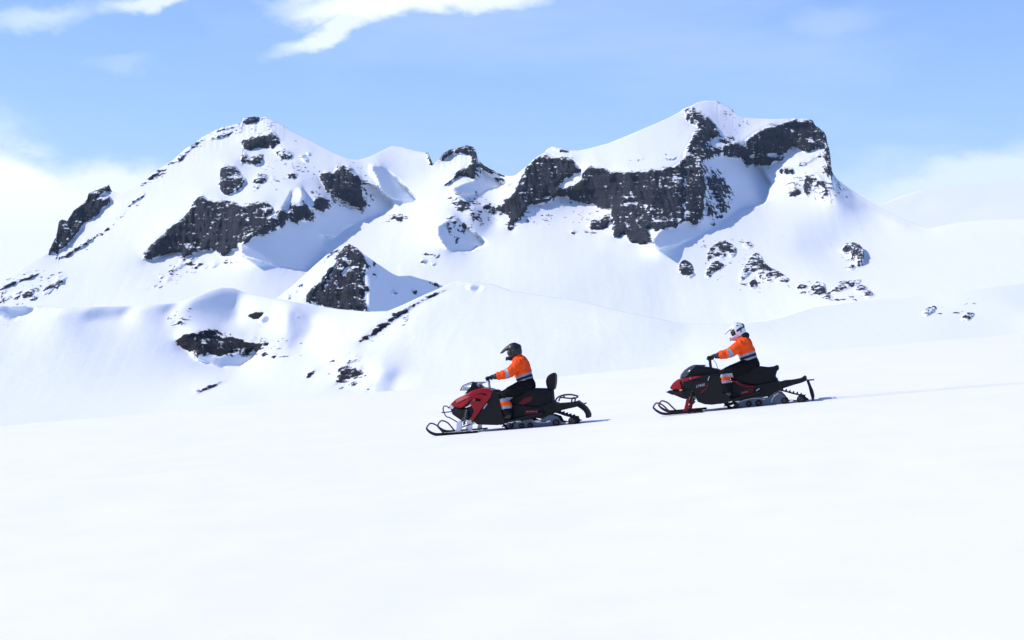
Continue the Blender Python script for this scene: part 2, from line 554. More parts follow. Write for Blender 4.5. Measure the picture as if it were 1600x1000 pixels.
def build_massif():
    M = Land(-250, 1850, 140, 580, (-20, 23))
    s = M.slope
    # broad shapes of the snow
    s([(-250, 580), (-250, 300), (100, 300), (385, 175), (400, 215), (345, 300), (300, 310), (220, 400), (200, 470), (-50, 580)], -16, 27, 8)
    s([(405, 180), (560, 245), (600, 330), (500, 300), (470, 270), (430, 230)], 34, 30, 6)
    s([(560, 250), (620, 225), (680, 250), (660, 310), (600, 275)], -10, 26, 5)
    s([(590, 330), (680, 320), (690, 400), (800, 400), (900, 420), (700, 470), (520, 470), (520, 380)], -30, 22, 8)
    s([(890, 235), (1060, 172), (1085, 200), (1060, 255), (930, 262)], -12, 26, 4)
    s([(1095, 160), (1160, 183), (1200, 190), (1130, 225), (1110, 190)], 20, 30, 4)
    s([(1190, 270), (1300, 270), (1400, 345), (1450, 360), (1300, 400), (1150, 350), (1200, 310)], -14, 29, 7)
    s([(780, 350), (960, 370), (1020, 385), (1060, 400), (900, 420), (760, 420)], -30, 19, 8)
    s([(1030, 395), (1130, 345), (1240, 360), (1300, 440), (1200, 500), (1050, 500), (1020, 440)], -34, 25, 8)
    s([(1240, 370), (1600, 350), (1850, 340), (1850, 500), (1300, 490)], -30, 14, 10)
    s([(860, 440), (960, 425), (1040, 440), (1050, 500), (980, 480)], 4, 25, 8)
    s([(1240, 355), (1310, 365), (1300, 385), (1235, 380)], 30, 30, 6)
    s([(940, 385), (1050, 390), (1050, 400), (950, 396)], 10, 34, 4, .7)
    # lee slopes turned away from the sun
    s([(372, 384), (395, 362), (440, 338), (490, 326), (535, 302), (560, 286), (583, 290), (600, 304), (615, 325), (600, 335), (570, 345), (540, 355), (522, 372),
       (500, 366), (511, 394), (505, 405), (480, 425), (440, 418), (400, 405), (380, 400)], 62, 53, 1)
    s([(575, 256), (600, 262), (625, 284), (645, 304), (657, 316), (636, 318), (612, 312), (596, 300), (588, 280)], 62, 53, 1)
    s([(700, 292), (738, 282), (748, 264), (770, 275), (793, 284), (780, 295), (750, 303), (715, 302)], 62, 53, 1)
    s([(690, 348), (712, 338), (735, 360), (762, 380), (740, 392), (702, 393), (684, 372), (680, 352)], 62, 53, 1)
    s([(735, 325), (765, 330), (775, 350), (760, 360), (735, 345)], 60, 48, 2)
    s([(815, 318), (900, 300), (950, 318), (900, 332), (850, 340), (800, 356)], 52, 46, 4, .8)
    s([(1090, 240), (1110, 238), (1165, 246), (1190, 262), (1207, 285), (1200, 300), (1196, 317), (1165, 325), (1130, 343), (1095, 365), (1060, 382),
       (1030, 388), (1014, 376), (1045, 345), (1085, 330), (1090, 290)], 62, 53, 1)
    s([(1292, 268), (1302, 273), (1345, 309), (1400, 339), (1455, 359), (1420, 352), (1370, 331), (1326, 318), (1296, 300), (1300, 288)], 66, 52, 2)
    s([(405, 186), (440, 197), (490, 224), (545, 250), (520, 245), (480, 228), (440, 207)], 60, 38, 2)
    s([(455, 300), (470, 292), (476, 305), (470, 322), (452, 328), (440, 330), (447, 318)], 62, 53, 1)
    s([(449, 300), (459, 294), (475, 296), (470, 316), (452, 318)], -40, 36, 1)
    c = M.cliff
    # left massif
    c([(75, 396), (80, 385), (88, 368), (92, 344), (97, 340), (104, 342), (113, 327), (125, 317), (135, 309), (137, 300), (150, 294), (165, 289),
       (170, 284), (175, 296), (160, 302), (150, 306), (165, 307), (176, 309), (172, 316), (158, 326), (150, 338), (136, 345), (128, 352), (120, 365),
       (110, 376), (100, 388), (90, 394)], -8, 70, 1)
    for pl, w in (([(200, 323), (212, 312), (227, 303)], 1.8), ([(78, 408), (105, 398), (128, 382), (150, 369)], 2.0), ([(160, 362), (187, 341)], 1.6),
                  ([(0, 452), (20, 442), (60, 428)], 2.0), ([(232, 279), (248, 268)], 3.5), ([(288, 240), (303, 228)], 3.0), ([(296, 244), (312, 236)], 2.0),
                  ([(206, 291), (213, 285)], 3), ([(327, 216), (345, 212), (362, 207)], 3.6), ([(333, 206), (352, 200), (374, 195)], 2.2),
                  ([(300, 228), (318, 218)], 2.2), ([(275, 255), (290, 240)], 2.0),
                  ([(418, 186), (446, 200)], 1.4), ([(70, 452), (95, 440), (104, 432)], 1.8)):
        c(strip(pl, w), -10, 55, 0, .85, 1.5)
    c([(379, 192), (380, 180), (404, 178), (404, 188), (392, 193)], 0, 76, 2)
    c([(378, 220), (395, 215), (410, 210), (425, 204), (432, 208), (436, 222), (425, 230), (414, 232), (406, 226), (395, 232), (385, 234), (378, 230)], 0, 66, 2)
    c([(377, 239), (385, 240), (392, 249), (404, 242), (410, 245), (408, 256), (398, 258), (377, 251)], 0, 66, 2)
    c([(430, 238), (440, 232), (452, 236), (460, 240), (455, 248), (440, 247)], 5, 62, 0, .9)
    c([(345, 262), (350, 258), (365, 259), (372, 265), (378, 275), (384, 281), (380, 290), (370, 298), (357, 306), (350, 303), (345, 298), (343, 285)], -5, 74, 3)
    c([(395, 281), (410, 273), (418, 275), (415, 283), (402, 286)], 0, 62, 0, .9)
    c([(448, 278), (458, 268), (466, 271), (462, 277)], 0, 60, 0, .85)
    for q in ((402, 292), (472, 246), (482, 240), (478, 250), (396, 203), (420, 195), (425, 278), (282, 246)):
        c([(q[0] - 4, q[1] + 2), (q[0], q[1] - 3), (q[0] + 5, q[1] - 1), (q[0] + 2, q[1] + 3)], 0, 58, 0, .85)
    c([(224, 407), (226, 395), (237, 382), (248, 372), (255, 365), (268, 352), (280, 345), (290, 335), (297, 325), (302, 315), (310, 307), (318, 305),
       (325, 313), (335, 315), (350, 312), (365, 315), (380, 322), (400, 317), (412, 313), (420, 318), (427, 324), (425, 330), (415, 338), (420, 341),
       (435, 330), (443, 327), (449, 330), (448, 343), (440, 352), (425, 360), (408, 365), (395, 370), (385, 378), (384, 386), (377, 376), (370, 386),
       (360, 391), (350, 397), (343, 399), (340, 390), (330, 388), (310, 393), (296, 398), (284, 402), (283, 391), (270, 393), (255, 398), (240, 403)], -6, 73, 4)
    c([(450, 330), (455, 315), (465, 320), (478, 317), (485, 328), (492, 339), (480, 346), (470, 342), (462, 348), (452, 342)], 4, 70, 4)
    c([(500, 275), (510, 269), (520, 271), (530, 261), (545, 259), (552, 268), (560, 275), (565, 290), (566, 305), (572, 319), (562, 326), (550, 318),
       (540, 312), (525, 308), (512, 300), (508, 288)], 8, 70, 5)
    c([(490, 310), (500, 306), (512, 312), (513, 322), (505, 331), (492, 325)], 5, 68, 5)
    for q in ((280, 415, 9), (295, 410, 8), (310, 414, 8), (300, 405, 8), (318, 418, 5), (335, 413, 7), (250, 432, 6), (262, 436, 5), (240, 447, 5), (232, 450, 4),
              (286, 404, 8), (268, 424, 5), (360, 408, 3), (25, 460, 9), (42, 458, 10), (10, 465, 8), (75, 455, 7), (52, 465, 6), (90, 437, 5), (5, 455, 6)):
        x, y, r = q
        c([(x - r, y + r * .5), (x - r * .3, y - r * .4), (x + r, y - r * .5), (x + r * .6, y + r * .3), (x, y + r * .6)], -8, 55, 0, .62, 4)
    # the saddle and its small summit
    c([(684, 249), (695, 236), (708, 230), (722, 228), (730, 224), (742, 229), (745, 245), (747, 262), (745, 272), (738, 281), (730, 273), (715, 276), (705, 283),
       (698, 291), (694, 290), (705, 278), (715, 265), (728, 262), (738, 250), (735, 241), (725, 240), (710, 240), (700, 245), (690, 251)], 5, 68, 6)
    c([(746, 248), (760, 257), (775, 266), (788, 273), (795, 276), (775, 273), (760, 267), (749, 260)], 5, 60, 6)
    c([(667, 238), (672, 238), (676, 254), (670, 257)], 10, 60, 0)
    c([(709, 318), (718, 309), (730, 315), (732, 325), (722, 331), (712, 326)], 10, 60, 0, .9)
    for q in ((706, 338, 6), (712, 346, 5), (738, 328, 6), (742, 336, 5), (716, 372, 4), (770, 330, 4), (622, 340, 7), (630, 341, 6), (705, 355, 4), (760, 322, 5),
              (662, 408, 5), (677, 412, 4), (684, 400, 4)):
        x, y, r = q
        c([(x - r, y + r * .5), (x - r * .3, y - r * .6), (x + r, y - r * .2), (x + r * .4, y + r * .6)], 8, 56, 0, .72, 3)
    c(strip([(796, 290), (810, 277)], 1.6), 0, 50, 0, .8)
    # right massif
    c([(780, 325), (790, 315), (800, 305), (806, 295), (815, 277), (820, 267), (832, 251), (845, 242), (850, 237), (865, 246), (880, 244), (895, 250),
       (905, 262), (906, 268), (890, 275), (880, 282), (872, 291), (885, 292), (900, 285), (910, 270), (918, 259), (930, 261), (945, 262), (955, 270),
       (965, 267), (980, 268), (1000, 267), (1020, 266), (1040, 263), (1055, 258), (1062, 254), (1068, 244), (1072, 230), (1080, 221), (1085, 205), (1095, 200),
       (1085, 193), (1075, 190), (1070, 176), (1080, 165), (1090, 173), (1100, 179), (1112, 187), (1120, 200), (1125, 210), (1118, 217), (1108, 212), (1110, 225),
       (1120, 231), (1123, 241), (1113, 245), (1105, 250), (1095, 251), (1098, 262), (1100, 275), (1102, 290), (1101, 310), (1100, 326), (1096, 341), (1085, 351),
       (1075, 345), (1065, 349), (1055, 356), (1040, 355), (1025, 361), (1020, 355), (1010, 352), (1015, 365), (1018, 379), (1010, 377), (1000, 381), (985, 378),
       (978, 365), (975, 362), (965, 371), (960, 369), (957, 345), (955, 326), (940, 326), (930, 319), (915, 316), (905, 313), (890, 310), (885, 305), (875, 305),
       (865, 312), (855, 315), (845, 317), (830, 318), (822, 322), (818, 335), (812, 343), (805, 345), (800, 359), (794, 359), (797, 340), (790, 332)], 2, 77, 7)
    M.snow([(868, 292), (880, 281), (892, 274), (908, 269), (911, 279), (900, 288), (882, 293)])
    M.snow([(850, 304), (856, 301), (860, 306), (852, 308)])
    M.snow(strip([(1068, 240), (1070, 270), (1069, 310), (1070, 350)], 1.3))
    M.snow(strip([(862, 248), (868, 262), (872, 276)], 1.4))
    M.snow(strip([(985, 312), (1000, 318), (975, 316)], 2.0))
    c([(862, 231), (885, 231), (893, 238), (880, 237), (866, 236)], 0, 55, 0, .8)
    c(strip([(983, 251), (1000, 249), (1016, 249)], 1.5), 0, 50, 0, .9)
    c(strip([(1035, 250), (1052, 248), (1058, 244)], 2.6), 0, 50, 0, .9)
    c(strip([(1040, 241), (1056, 240)], 1.5), 0, 50, 0, .9)
    c([(917, 352), (925, 343), (935, 345), (950, 334), (956, 345), (945, 355), (930, 358), (918, 357)], 0, 62, 0, .9)
    c([(1123, 236), (1135, 226), (1150, 224), (1165, 228), (1163, 220), (1175, 211), (1190, 202), (1205, 196), (1220, 194), (1235, 188), (1243, 185), (1250, 190),
       (1262, 188), (1271, 184), (1276, 194), (1286, 203), (1294, 211), (1295, 226), (1285, 231), (1275, 230), (1262, 237), (1250, 235), (1245, 227), (1235, 230),
       (1228, 240), (1215, 241), (1205, 238), (1195, 243), (1180, 241), (1165, 245), (1150, 247), (1135, 243)], 6, 75, 8)
    c([(1164, 246), (1180, 246), (1195, 241), (1205, 244), (1227, 243), (1225, 250), (1210, 252), (1200, 261), (1190, 255), (1170, 259), (1164, 251)], 4, 62, 8, .95)
    c([(1217, 263), (1228, 260), (1241, 264), (1237, 271), (1220, 272)], 0, 64, 0, .95)
    c([(1245, 259), (1262, 252), (1270, 245), (1285, 237), (1300, 230), (1302, 262), (1304, 272), (1290, 266), (1283, 262), (1290, 255), (1290, 246), (1278, 246), (1270, 252), (1258, 258)], 12, 68, 9, .95)
    c(strip([(1257, 265), (1270, 262)], 2), 0, 55, 0, .9)
    c([(1258, 281), (1270, 274), (1285, 276), (1290, 291), (1278, 286), (1267, 290), (1263, 307), (1258, 292)], 5, 60, 0, .85)
    c([(1234, 303), (1245, 291), (1253, 299), (1240, 306)], 0, 58, 0, .8)
    c([(1288, 290), (1303, 301), (1292, 306)], 10, 58, 0, .8)
    c([(1107, 276), (1115, 271), (1120, 285), (1131, 295), (1125, 300), (1131, 315), (1138, 325), (1133, 331), (1122, 318), (1115, 300), (1106, 290)], 15, 60, 0, .85)
    c(strip([(1118, 276), (1130, 284), (1139, 293)], 2.2), 15, 58, 0, .75)
    c([(1104, 318), (1113, 320), (1116, 333), (1107, 336)], 10, 60, 0, .9)
    for q in ((1127, 338, 5), (1152, 224, 4), (1128, 218, 5), (1136, 220, 5), (1113, 350, 4), (1120, 160, 3), (1146, 172, 4), (1147, 184, 2.5), (1132, 175, 2), (1163, 183, 3), (1217, 187, 3), (1242, 333, 3),
              (1283, 337, 2), (1224, 367, 3), (1318, 296, 3), (1323, 307, 3), (895, 362, 4), (897, 365, 3)):
        x, y, r = q
        c([(x - r, y + r * .5), (x - r * .3, y - r * .8), (x + r, y - r * .2), (x + r * .4, y + r * .7)], 5, 58, 0, .85, 1)
    for poly, k in (([(205, 300), (240, 268), (300, 222), (378, 184), (384, 200), (330, 222), (290, 246), (240, 285)], .34),
                    ([(374, 200), (420, 182), (450, 205), (490, 240), (500, 262), (470, 285), (390, 300), (384, 262)], .26),
                    ([(235, 452), (262, 420), (290, 398), (350, 395), (372, 410), (320, 425), (262, 445)], .36),
                    ([(-100, 520), (0, 440), (60, 415), (112, 428), (90, 455), (40, 475), (-60, 520)], .33),
                    ([(78, 410), (130, 378), (190, 335), (232, 298), (236, 306), (190, 348), (130, 392), (90, 410)], .27),
                    ([(695, 300), (745, 308), (790, 318), (785, 345), (745, 350), (712, 380), (695, 350)], .36),
                    ([(1228, 268), (1306, 272), (1318, 300), (1280, 315), (1228, 310)], .36),
                    ([(1100, 258), (1128, 268), (1142, 300), (1140, 335), (1108, 345)], .34),
                    ([(1120, 160), (1150, 178), (1170, 190), (1150, 225), (1120, 222), (1130, 195)], .24),
                    ([(490, 262), (548, 250), (590, 275), (580, 330), (560, 335), (480, 300)], .30),
                    ([(776, 322), (820, 318), (905, 310), (960, 335), (958, 372), (910, 366), (830, 345), (796, 364)], .22),
                    ([(1095, 376), (1160, 372), (1240, 430), (1235, 446), (1180, 456), (1100, 440)], .26),
                    ([(1240, 440), (1300, 438), (1345, 430), (1372, 462), (1310, 472), (1240, 458)], .34),
                    ([(1306, 384), (1352, 384), (1352, 425), (1322, 425)], .32),
                    ([(600, 330), (640, 330), (640, 348), (606, 348)], .30), ([(655, 395), (690, 395), (692, 416), (655, 418)], .30)):
        M.flecks(poly, k)
    M.solve(800, 500, 2150)
    M.mesh('mountain', SKYLINE, [(-300, 578), (1900, 578)], 1420, 330, 'snow-covered twin massif with dark basalt cliffs against the sky',
           amp_rock=11.0, cliffs={1: 'jagged dark crag on the outermost left shoulder', 2: 'small rock bands just under the pointed left summit',
                   3: 'lone square buttress on the smooth left snow face', 4: 'long dark cliff band low on the left massif',
                   5: 'rounded rock knob beside the blue shaded hollow', 6: 'rocky crown of the small summit in the saddle',
                   7: 'tall black wall under the wide sloping snow cap', 8: 'overhanging dark bluff below the flat right summit',
                   9: 'steep rock edge dropping to the right flank'})
    return M


MASSIF = build_massif()


# ------------------------------------------------------------------ the dark pyramid in front of it
def build_pyramid():
    M = Land(380, 800, 360, 560, (-20, 32))
    s, c = M.slope, M.cliff
    s([(548, 375), (570, 395), (800, 500), (800, 560), (570, 560), (575, 440), (556, 400)], 62, 53, 1)
    s([(630, 425), (660, 430), (690, 445), (700, 470), (650, 460)], 60, 50, 1)
    c([(478, 470), (482, 458), (492, 448), (503, 438), (512, 424), (520, 412), (528, 398), (545, 379), (556, 385), (565, 396), (573, 410), (580, 416), (572, 424),
       (566, 436), (574, 444), (577, 452), (570, 468), (574, 478), (575, 500), (545, 500), (515, 480)], -4, 62, 1, 1.0, 3)
    M.snow(strip([(505, 455), (512, 440), (522, 420), (530, 404)], 1.6))
    M.snow([(534, 428), (544, 416), (546, 420), (538, 430)])
    c(strip([(505, 405), (518, 395), (532, 389)], 3), -10, 56, 0, .8)
    for q in ((585, 412, 5), (583, 428, 4), (614, 458, 5), (647, 455, 5), (640, 452, 3), (470, 445, 4), (462, 455, 4), (685, 443, 7), (678, 440, 6), (450, 465, 4), (474, 438, 3)):
        x, y, r = q
        c([(x - r, y + r * .5), (x - r * .3, y - r * .8), (x + r, y - r * .2), (x + r * .4, y + r * .9)], 15, 58, 0, .75, 2)
    M.solve(545, 500, 1350)
    sky = [(370, 505), (430, 468), (460, 444), (490, 416), (512, 397), (530, 389), (545, 381), (556, 386), (570, 398), (590, 412), (612, 427), (622, 431),
           (640, 430), (660, 436), (680, 441), (692, 447), (720, 468), (760, 490), (810, 520)]
    return M, M.mesh('rock_pyramid_hill', sky, [(300, 558), (900, 558)], 300, 120, 'small dark rocky pyramid with a shaded snow flank',
                     amp_rock=9.0, amp_snow=.6, back_len=200, mat=MAT_PYRAMID, cliffs={1: 'steep dark face of the small pyramid'})


PYRAMID, _ = build_pyramid()


# ------------------------------------------------------------------ nearer rolling hills
HILLTOP = [(-260, 486), (-100, 484), (0, 478), (60, 478), (100, 481), (160, 479), (210, 478), (275, 473), (300, 466), (328, 454), (345, 449), (365, 450), (385, 458),
           (430, 466), (470, 474), (530, 483), (575, 487), (606, 486), (630, 476), (660, 462), (690, 449), (705, 442), (718, 439), (745, 441), (770, 444),
           (800, 455), (850, 462), (905, 470), (960, 484), (1020, 496), (1052, 503), (1095, 506), (1150, 506), (1195, 502), (1220, 496), (1270, 480),
           (1350, 470), (1450, 462), (1550, 448), (1650, 436), (1860, 420)]


def build_hills():
    M = Land(-250, 1850, 420, 740, (-15, 13))
    s, c = M.slope, M.cliff
    # left hill: open face turned a little from the sun, cornice and hollows under its crest
    s([(-250, 500), (120, 505), (285, 500), (270, 560), (300, 600), (250, 660), (-250, 700)], 26, 27, 10)
    s([(-250, 618), (150, 612), (300, 600), (700, 596), (800, 740), (-250, 740)], -40, 9, 14)
    s([(-250, 484), (20, 481), (64, 479), (48, 489), (22, 501), (4, 496), (-40, 503), (-250, 505)], 60, 58, 1)
    s([(90, 492), (128, 485), (160, 480), (205, 480), (192, 492), (168, 499), (142, 503), (118, 499)], 56, 54, 2)
    s([(215, 481), (250, 478), (278, 473), (268, 484), (256, 495), (240, 490)], 58, 54, 2)
    s([(296, 472), (332, 455), (352, 452), (382, 459), (373, 470), (369, 485), (373, 500), (350, 503), (320, 490), (288, 478)], 60, 58, 3)
    s([(373, 462), (430, 467), (500, 490), (470, 505), (430, 500), (385, 520), (372, 500)], -15, 25, 3)
    s([(452, 480), (470, 495), (492, 518), (476, 528), (473, 545), (458, 536), (455, 520), (448, 505)], 60, 56, 2)
    s([(286, 543), (335, 557), (402, 545), (396, 560), (375, 573), (345, 575), (313, 563)], 60, 60, 1)
    s([(403, 497), (423, 494), (424, 503), (410, 507)], 60, 60, 1)
    # gully between, then the mound
    s([(420, 560), (520, 500), (600, 488), (560, 535), (480, 590), (380, 610)], -28, 16, 6)
    s([(600, 490), (710, 440), (640, 485), (560, 540), (500, 580)], -30, 22, 3)
    s([(640, 500), (705, 450), (780, 450), (960, 490), (1060, 510), (1080, 560), (900, 580), (700, 570), (620, 540)], 30, 20, 6)
    s([(975, 500), (1060, 506), (1060, 540), (1010, 560), (900, 560)], 34, 25, 6, .7)
    s([(725, 444), (748, 445), (758, 452), (742, 456)], 60, 60, 1, .7)
    s([(592, 578), (612, 580), (628, 590), (610, 591), (620, 614), (606, 606)], 60, 56, 2)
    s([(1180, 505), (1260, 490), (1600, 450), (1850, 430), (1850, 560), (1200, 560)], -20, 9, 10)
    s([(1470, 478), (1520, 470), (1600, 476), (1600, 500), (1500, 492)], 14, 16, 6)
    # exposed rock
    c([(276, 532), (285, 522), (310, 518), (335, 514), (355, 521), (375, 529), (395, 534), (403, 540), (388, 551), (365, 549), (345, 556), (325, 553), (310, 554), (295, 546), (281, 539)], 2, 66, 1, 1.0, 2)
    c([(387, 493), (394, 486), (406, 484), (427, 488), (410, 491), (402, 498), (392, 498)], 0, 60, 0, .95)
    c(strip([(560, 534), (576, 525), (596, 510), (613, 503)], 3.6), -12, 50, 2, 1.0, 4)
    c(strip([(598, 508), (615, 496), (634, 484), (656, 471)], 2.9), -12, 52, 2, 1.15, 1.6)
    c(strip([(650, 474), (672, 463), (698, 452)], 1.8), -12, 48, 2, 1.4, 1)
    c(strip([(694, 456), (707, 445)], 1.6), 0, 48, 0, 1.0, 1)
    c(strip([(712, 440), (720, 438)], 1.6), 0, 48, 0, 1.0, 1)
    c(strip([(303, 615), (325, 605), (358, 593)], 2.2), 0, 45, 0, 1.5, 1)
    c(strip([(478, 592), (486, 583), (494, 577)], 2.6), -8, 48, 0, 1.4, 1)
    c(strip([(500, 571), (520, 565), (540, 559)], 2.0), 0, 45, 0, 1.2, 2)
    c([(520, 600), (530, 588), (527, 578), (540, 566), (550, 570), (540, 580), (556, 575), (566, 578), (560, 590), (552, 600), (545, 592), (532, 598)], 0, 50, 0, .85, 6)
    c([(542, 566), (556, 556), (566, 560), (552, 568)], 0, 48, 0, .95, 4)
    for q in ((283, 506, 8, .9), (262, 497, 5, .7), (275, 492, 5, .7), (400, 545, 4, .9), (413, 538, 7, .85), (408, 544, 6, .85), (396, 528, 5, .8), (376, 524, 4, .8),
              (426, 556, 6, .75), (437, 540, 4, .7), (451, 543, 4, .7), (465, 495, 5, 1), (328, 480, 2, 1), (265, 551, 3, .9), (575, 607, 5, .9), (611, 558, 2.5, .9),
              (10, 508, 3, .9), (814, 425, 4, .9), (812, 428, 5, .9), (450, 556, 4, .6), (548, 604, 4, .6)):
        x, y, r, k = q
        c([(x - r, y + r * .35), (x - r * .3, y - r * .5), (x + r, y - r * .2), (x + r * .4, y + r * .5)], 5, 55, 0, k, 1)
    for poly, k in (([(500, 606), (520, 570), (545, 552), (570, 554), (572, 590), (550, 610)], .40), ([(258, 500), (300, 480), (300, 512), (262, 512)], .32),
                    ([(385, 524), (430, 528), (482, 535), (470, 560), (415, 565), (398, 552)], .35), ([(282, 522), (330, 506), (390, 518), (410, 535), (395, 556), (330, 562), (284, 548)], .34),
                    ([(556, 540), (600, 498), (660, 462), (662, 476), (640, 496), (628, 520), (600, 530)], .36), ([(-10, 500), (30, 500), (20, 516), (-10, 514)], .3),
                    ([(1440, 476), (1530, 470), (1530, 500), (1440, 498)], .2)):
        M.flecks(poly, k)
    M.solve(560, 640, 260)
    return M, M.mesh('snow_hill', HILLTOP, [(-300, 735), (1900, 735)], 1420, 230, 'rolling snow hills with cornices and bare rock below the peaks',
                     amp_rock=4.0, amp_snow=.9, back=.35, back_len=160, mat=MAT_HILL, cliffs={1: 'dark lens of bare rock on the left hill', 2: 'line of dark rock along the mound crest'}, wob=.4)


HILLS, _ = build_hills()


# ------------------------------------------------------------------ far ice cap on the right
def build_icecap():
    M = Land(1150, 1950, 250, 480, (-36, 12))
    M.slope([(1350, 322), (1430, 326), (1600, 318), (1950, 316), (1950, 345), (1600, 338), (1300, 350)], 34, 18, 4)
    for pl in ([(1450, 332), (1500, 326), (1540, 315)], [(1420, 318), (1445, 310)]):
        M.slope(strip(pl, 2.5), 40, 26, 1)
    M.solve(1500, 340, 6500)
    sky = [(1100, 345), (1250, 335), (1330, 328), (1380, 318), (1410, 306), (1440, 297), (1480, 293), (1520, 288), (1600, 278), (1700, 270), (1960, 262)]
    return M.mesh('ice_cap', sky, [(1100, 470), (2000, 470)], 260, 60, 'distant smooth ice cap under cloud', amp_snow=.5, back=.1, back_len=2500)


build_icecap()

# ------------------------------------------------------------------ the snow field underfoot
_tx = np.array([-60, -20, -5, -1.68, 1.27, 2.98, 5.68, 9.66, 20, 60.])
_tz = np.array([-5.3, -1.80, -0.466, -0.179, 0.077, 0.268, 0.553, 0.923, 1.80, 5.0])
_fx = np.linspace(-60, 60, 2401)
_fz = np.interp(_fx, _tx, _tz) + 0.016
_kk = np.ones(41) / 41
_fz = np.convolve(np.pad(_fz, 20, mode='reflect', reflect_type='odd'), _kk, 'valid')
YAW = R(10)


def trail_y(x):
    return 39.0 - np.tan(YAW) * x


def ground_z(x, y, trail=True):
    x = np.asarray(x, float); y = np.asarray(y, float)
    z = np.where(np.abs(x) < 60, np.interp(x, _fx, _fz), np.sign(x) * (5.15 + 3.0 * (1 - np.exp(-(np.abs(x) - 60) / 40.0))))
    # beyond the crest the ground rolls over into the valley
    t = np.clip((y - 62) / 80, 0, None)
    z = z - np.where(t < 1, 7.0 * t ** 2, 7.0 + 14.0 * (t - 1) ) * 1.0
    z = np.maximum(z, -60 + 0 * z)
    z = z + 0.10 * fbm(x / 9.0, y / 7.0, 3) + 0.035 * fbm(x / 1.7, y / 1.1, 3)
    d = y - trail_y(x)
    near = np.exp(-(d / 1.6) ** 4)
    base = np.interp(x, _fx, _fz)
    z = np.where(np.abs(x) < 59, z * (1 - near) + base * near, z)     # the run the sleds follow is smooth
    if trail is not None and trail:
        k = 1 / (1 + np.exp(-np.clip((x - 5.95) * 22, -50, 50)))                # groove left behind the sleds
        prof = -0.12 * np.exp(-(d / 0.25) ** 8)
        z = z + prof * np.where(x > 4, k, 0.0)
    return z


def build_field():
    ys = np.concatenate([np.arange(-30, 8, 1.0), np.arange(8, 37, 0.35), np.arange(37, 41.5, 0.055), np.arange(41.5, 60, .4), np.arange(60, 150, 1.5),
                         np.geomspace(150, 16000, 40)])
    ts = np.concatenate([-np.geomspace(16, 1200, 26)[::-1], np.linspace(-15.6, 15.6, 260), np.geomspace(16, 1200, 26)])
    X = ts[None] * np.minimum(0.75 + 0.25 * np.clip(ys, 10, None)[:, None] / 30.0, 7.2)
    Y = np.repeat(ys[:, None], len(ts), 1)
    Z = ground_z(X, Y)
    o = grid_object('snow_field', np.stack([X, Y, Z], -1), len(ys), len(ts), MAT_SNOW)
    o['kind'] = 'structure'; o['label'] = 'smooth wind-packed snow field sloping down to the left'


build_field()


def build_trail():
    """pressed run left behind the sleds: the belt's tread bars across it"""
    packed = MAT_SNOW.copy(); packed.name = 'compressed_icy_snow'       # pressed snow is greyer than the loose crust
    for e, c in zip([n for n in packed.node_tree.nodes if n.type == 'VALTORGB'][0].color_ramp.elements, ((.77, .80, .845, 1), (.82, .845, .88, 1))): e.color = c
    for x0, x1, lab in ((5.95, 40.0, 'long groove pressed in the snow behind the black snowmobile'),):
        xs = np.arange(x0, x1, .08)
        ds = np.array([-.34, -.28, -.22, -.19, -.10, 0, .10, .19, .205, .225, .25, .30, .42])
        zs = np.array([-.03, .010, .004, -.060, -.065, -.06, -.065, -.06, -.035, .005, .030, .018, -.03])
        X = np.repeat(xs[:, None], len(ds), 1); D = np.repeat(ds[None], len(xs), 0)
        Y = trail_y(X) + D
        Z = np.interp(X, _fx, _fz) + zs[None] + .010 * perlin(X * 3.1, D * 20 + X) + .014 * perlin(X * 1.1, D * 3)
        o = grid_object('snowmobile_trail', np.stack([X, Y, Z], -1), len(xs), len(ds), packed)
        o['kind'] = 'structure'; o['label'] = lab


build_trail()


# ------------------------------------------------------------------ rock outcrops standing out of the snow
def outcrop(land, poly, height, label, seed, group='outcrops on the slope under the black wall'):
    xs = [q[0] for q in poly]; ys = [q[1] for q in poly]
    gx = np.arange(min(xs) - 3, max(xs) + 3.1, .9); gy = np.arange(max(ys) + 3, min(ys) - 3.1, -.8)
    PX, PY = np.meshgrid(gx, gy)
    jit = 4.2 * fbm(PX * .22 + seed, PY * .22, 3)
    m = inside(poly, PX + jit, PY - jit)
    if m.sum() < 4: return
    core = blur(m.astype(float), 2)
    i = np.interp(PX, land.Vx, np.arange(len(land.Vx)))
    b = np.interp(PX, land.Vx, land.Vbot); tp = np.interp(PX, land.Vx, land.Vtop)
    j = (PY - b) / (tp - b) * (land.nrow - 1)
    P = np.stack([bil(land.V[..., c], i, j) for c in range(3)], -1)
    height = height * (.40 if height > 15 else .26)
    rough = .62 + .60 * fbm(PX * .07 + seed * 3, PY * .10, 3, .5, True) + .14 * fbm(PX * .35, PY * .35 + seed, 2)
    h = height * (np.clip(core * 1.9, 0, 1) ** .7 * np.clip(rough, .12, 1.3)) - height * .35 * (1 - np.clip(core * 3, 0, 1))
    _, n = land.surf(float(np.mean(xs)), float(np.mean(ys)))
    d = np.array([n[0], n[1] - .35, n[2] * .8]); d /= np.linalg.norm(d)
    V = P + d * h[..., None]
    keep = blur(m.astype(float), 1) > .02
    drop = ~(keep[:-1, :-1] | keep[1:, 1:] | keep[1:, :-1] | keep[:-1, 1:])
    # give the stone its own origin
    c0 = V[m].mean(0)
    o = grid_object('rock_outcrop', V - c0, len(gy), len(gx), MAT_HILL if land is HILLS else MAT_MOUNTAIN, {'rock': np.clip(core * 1.5, 0, .86)}, drop, False)
    o.location = tuple(c0)
    tag(o, label, 'rock', group)


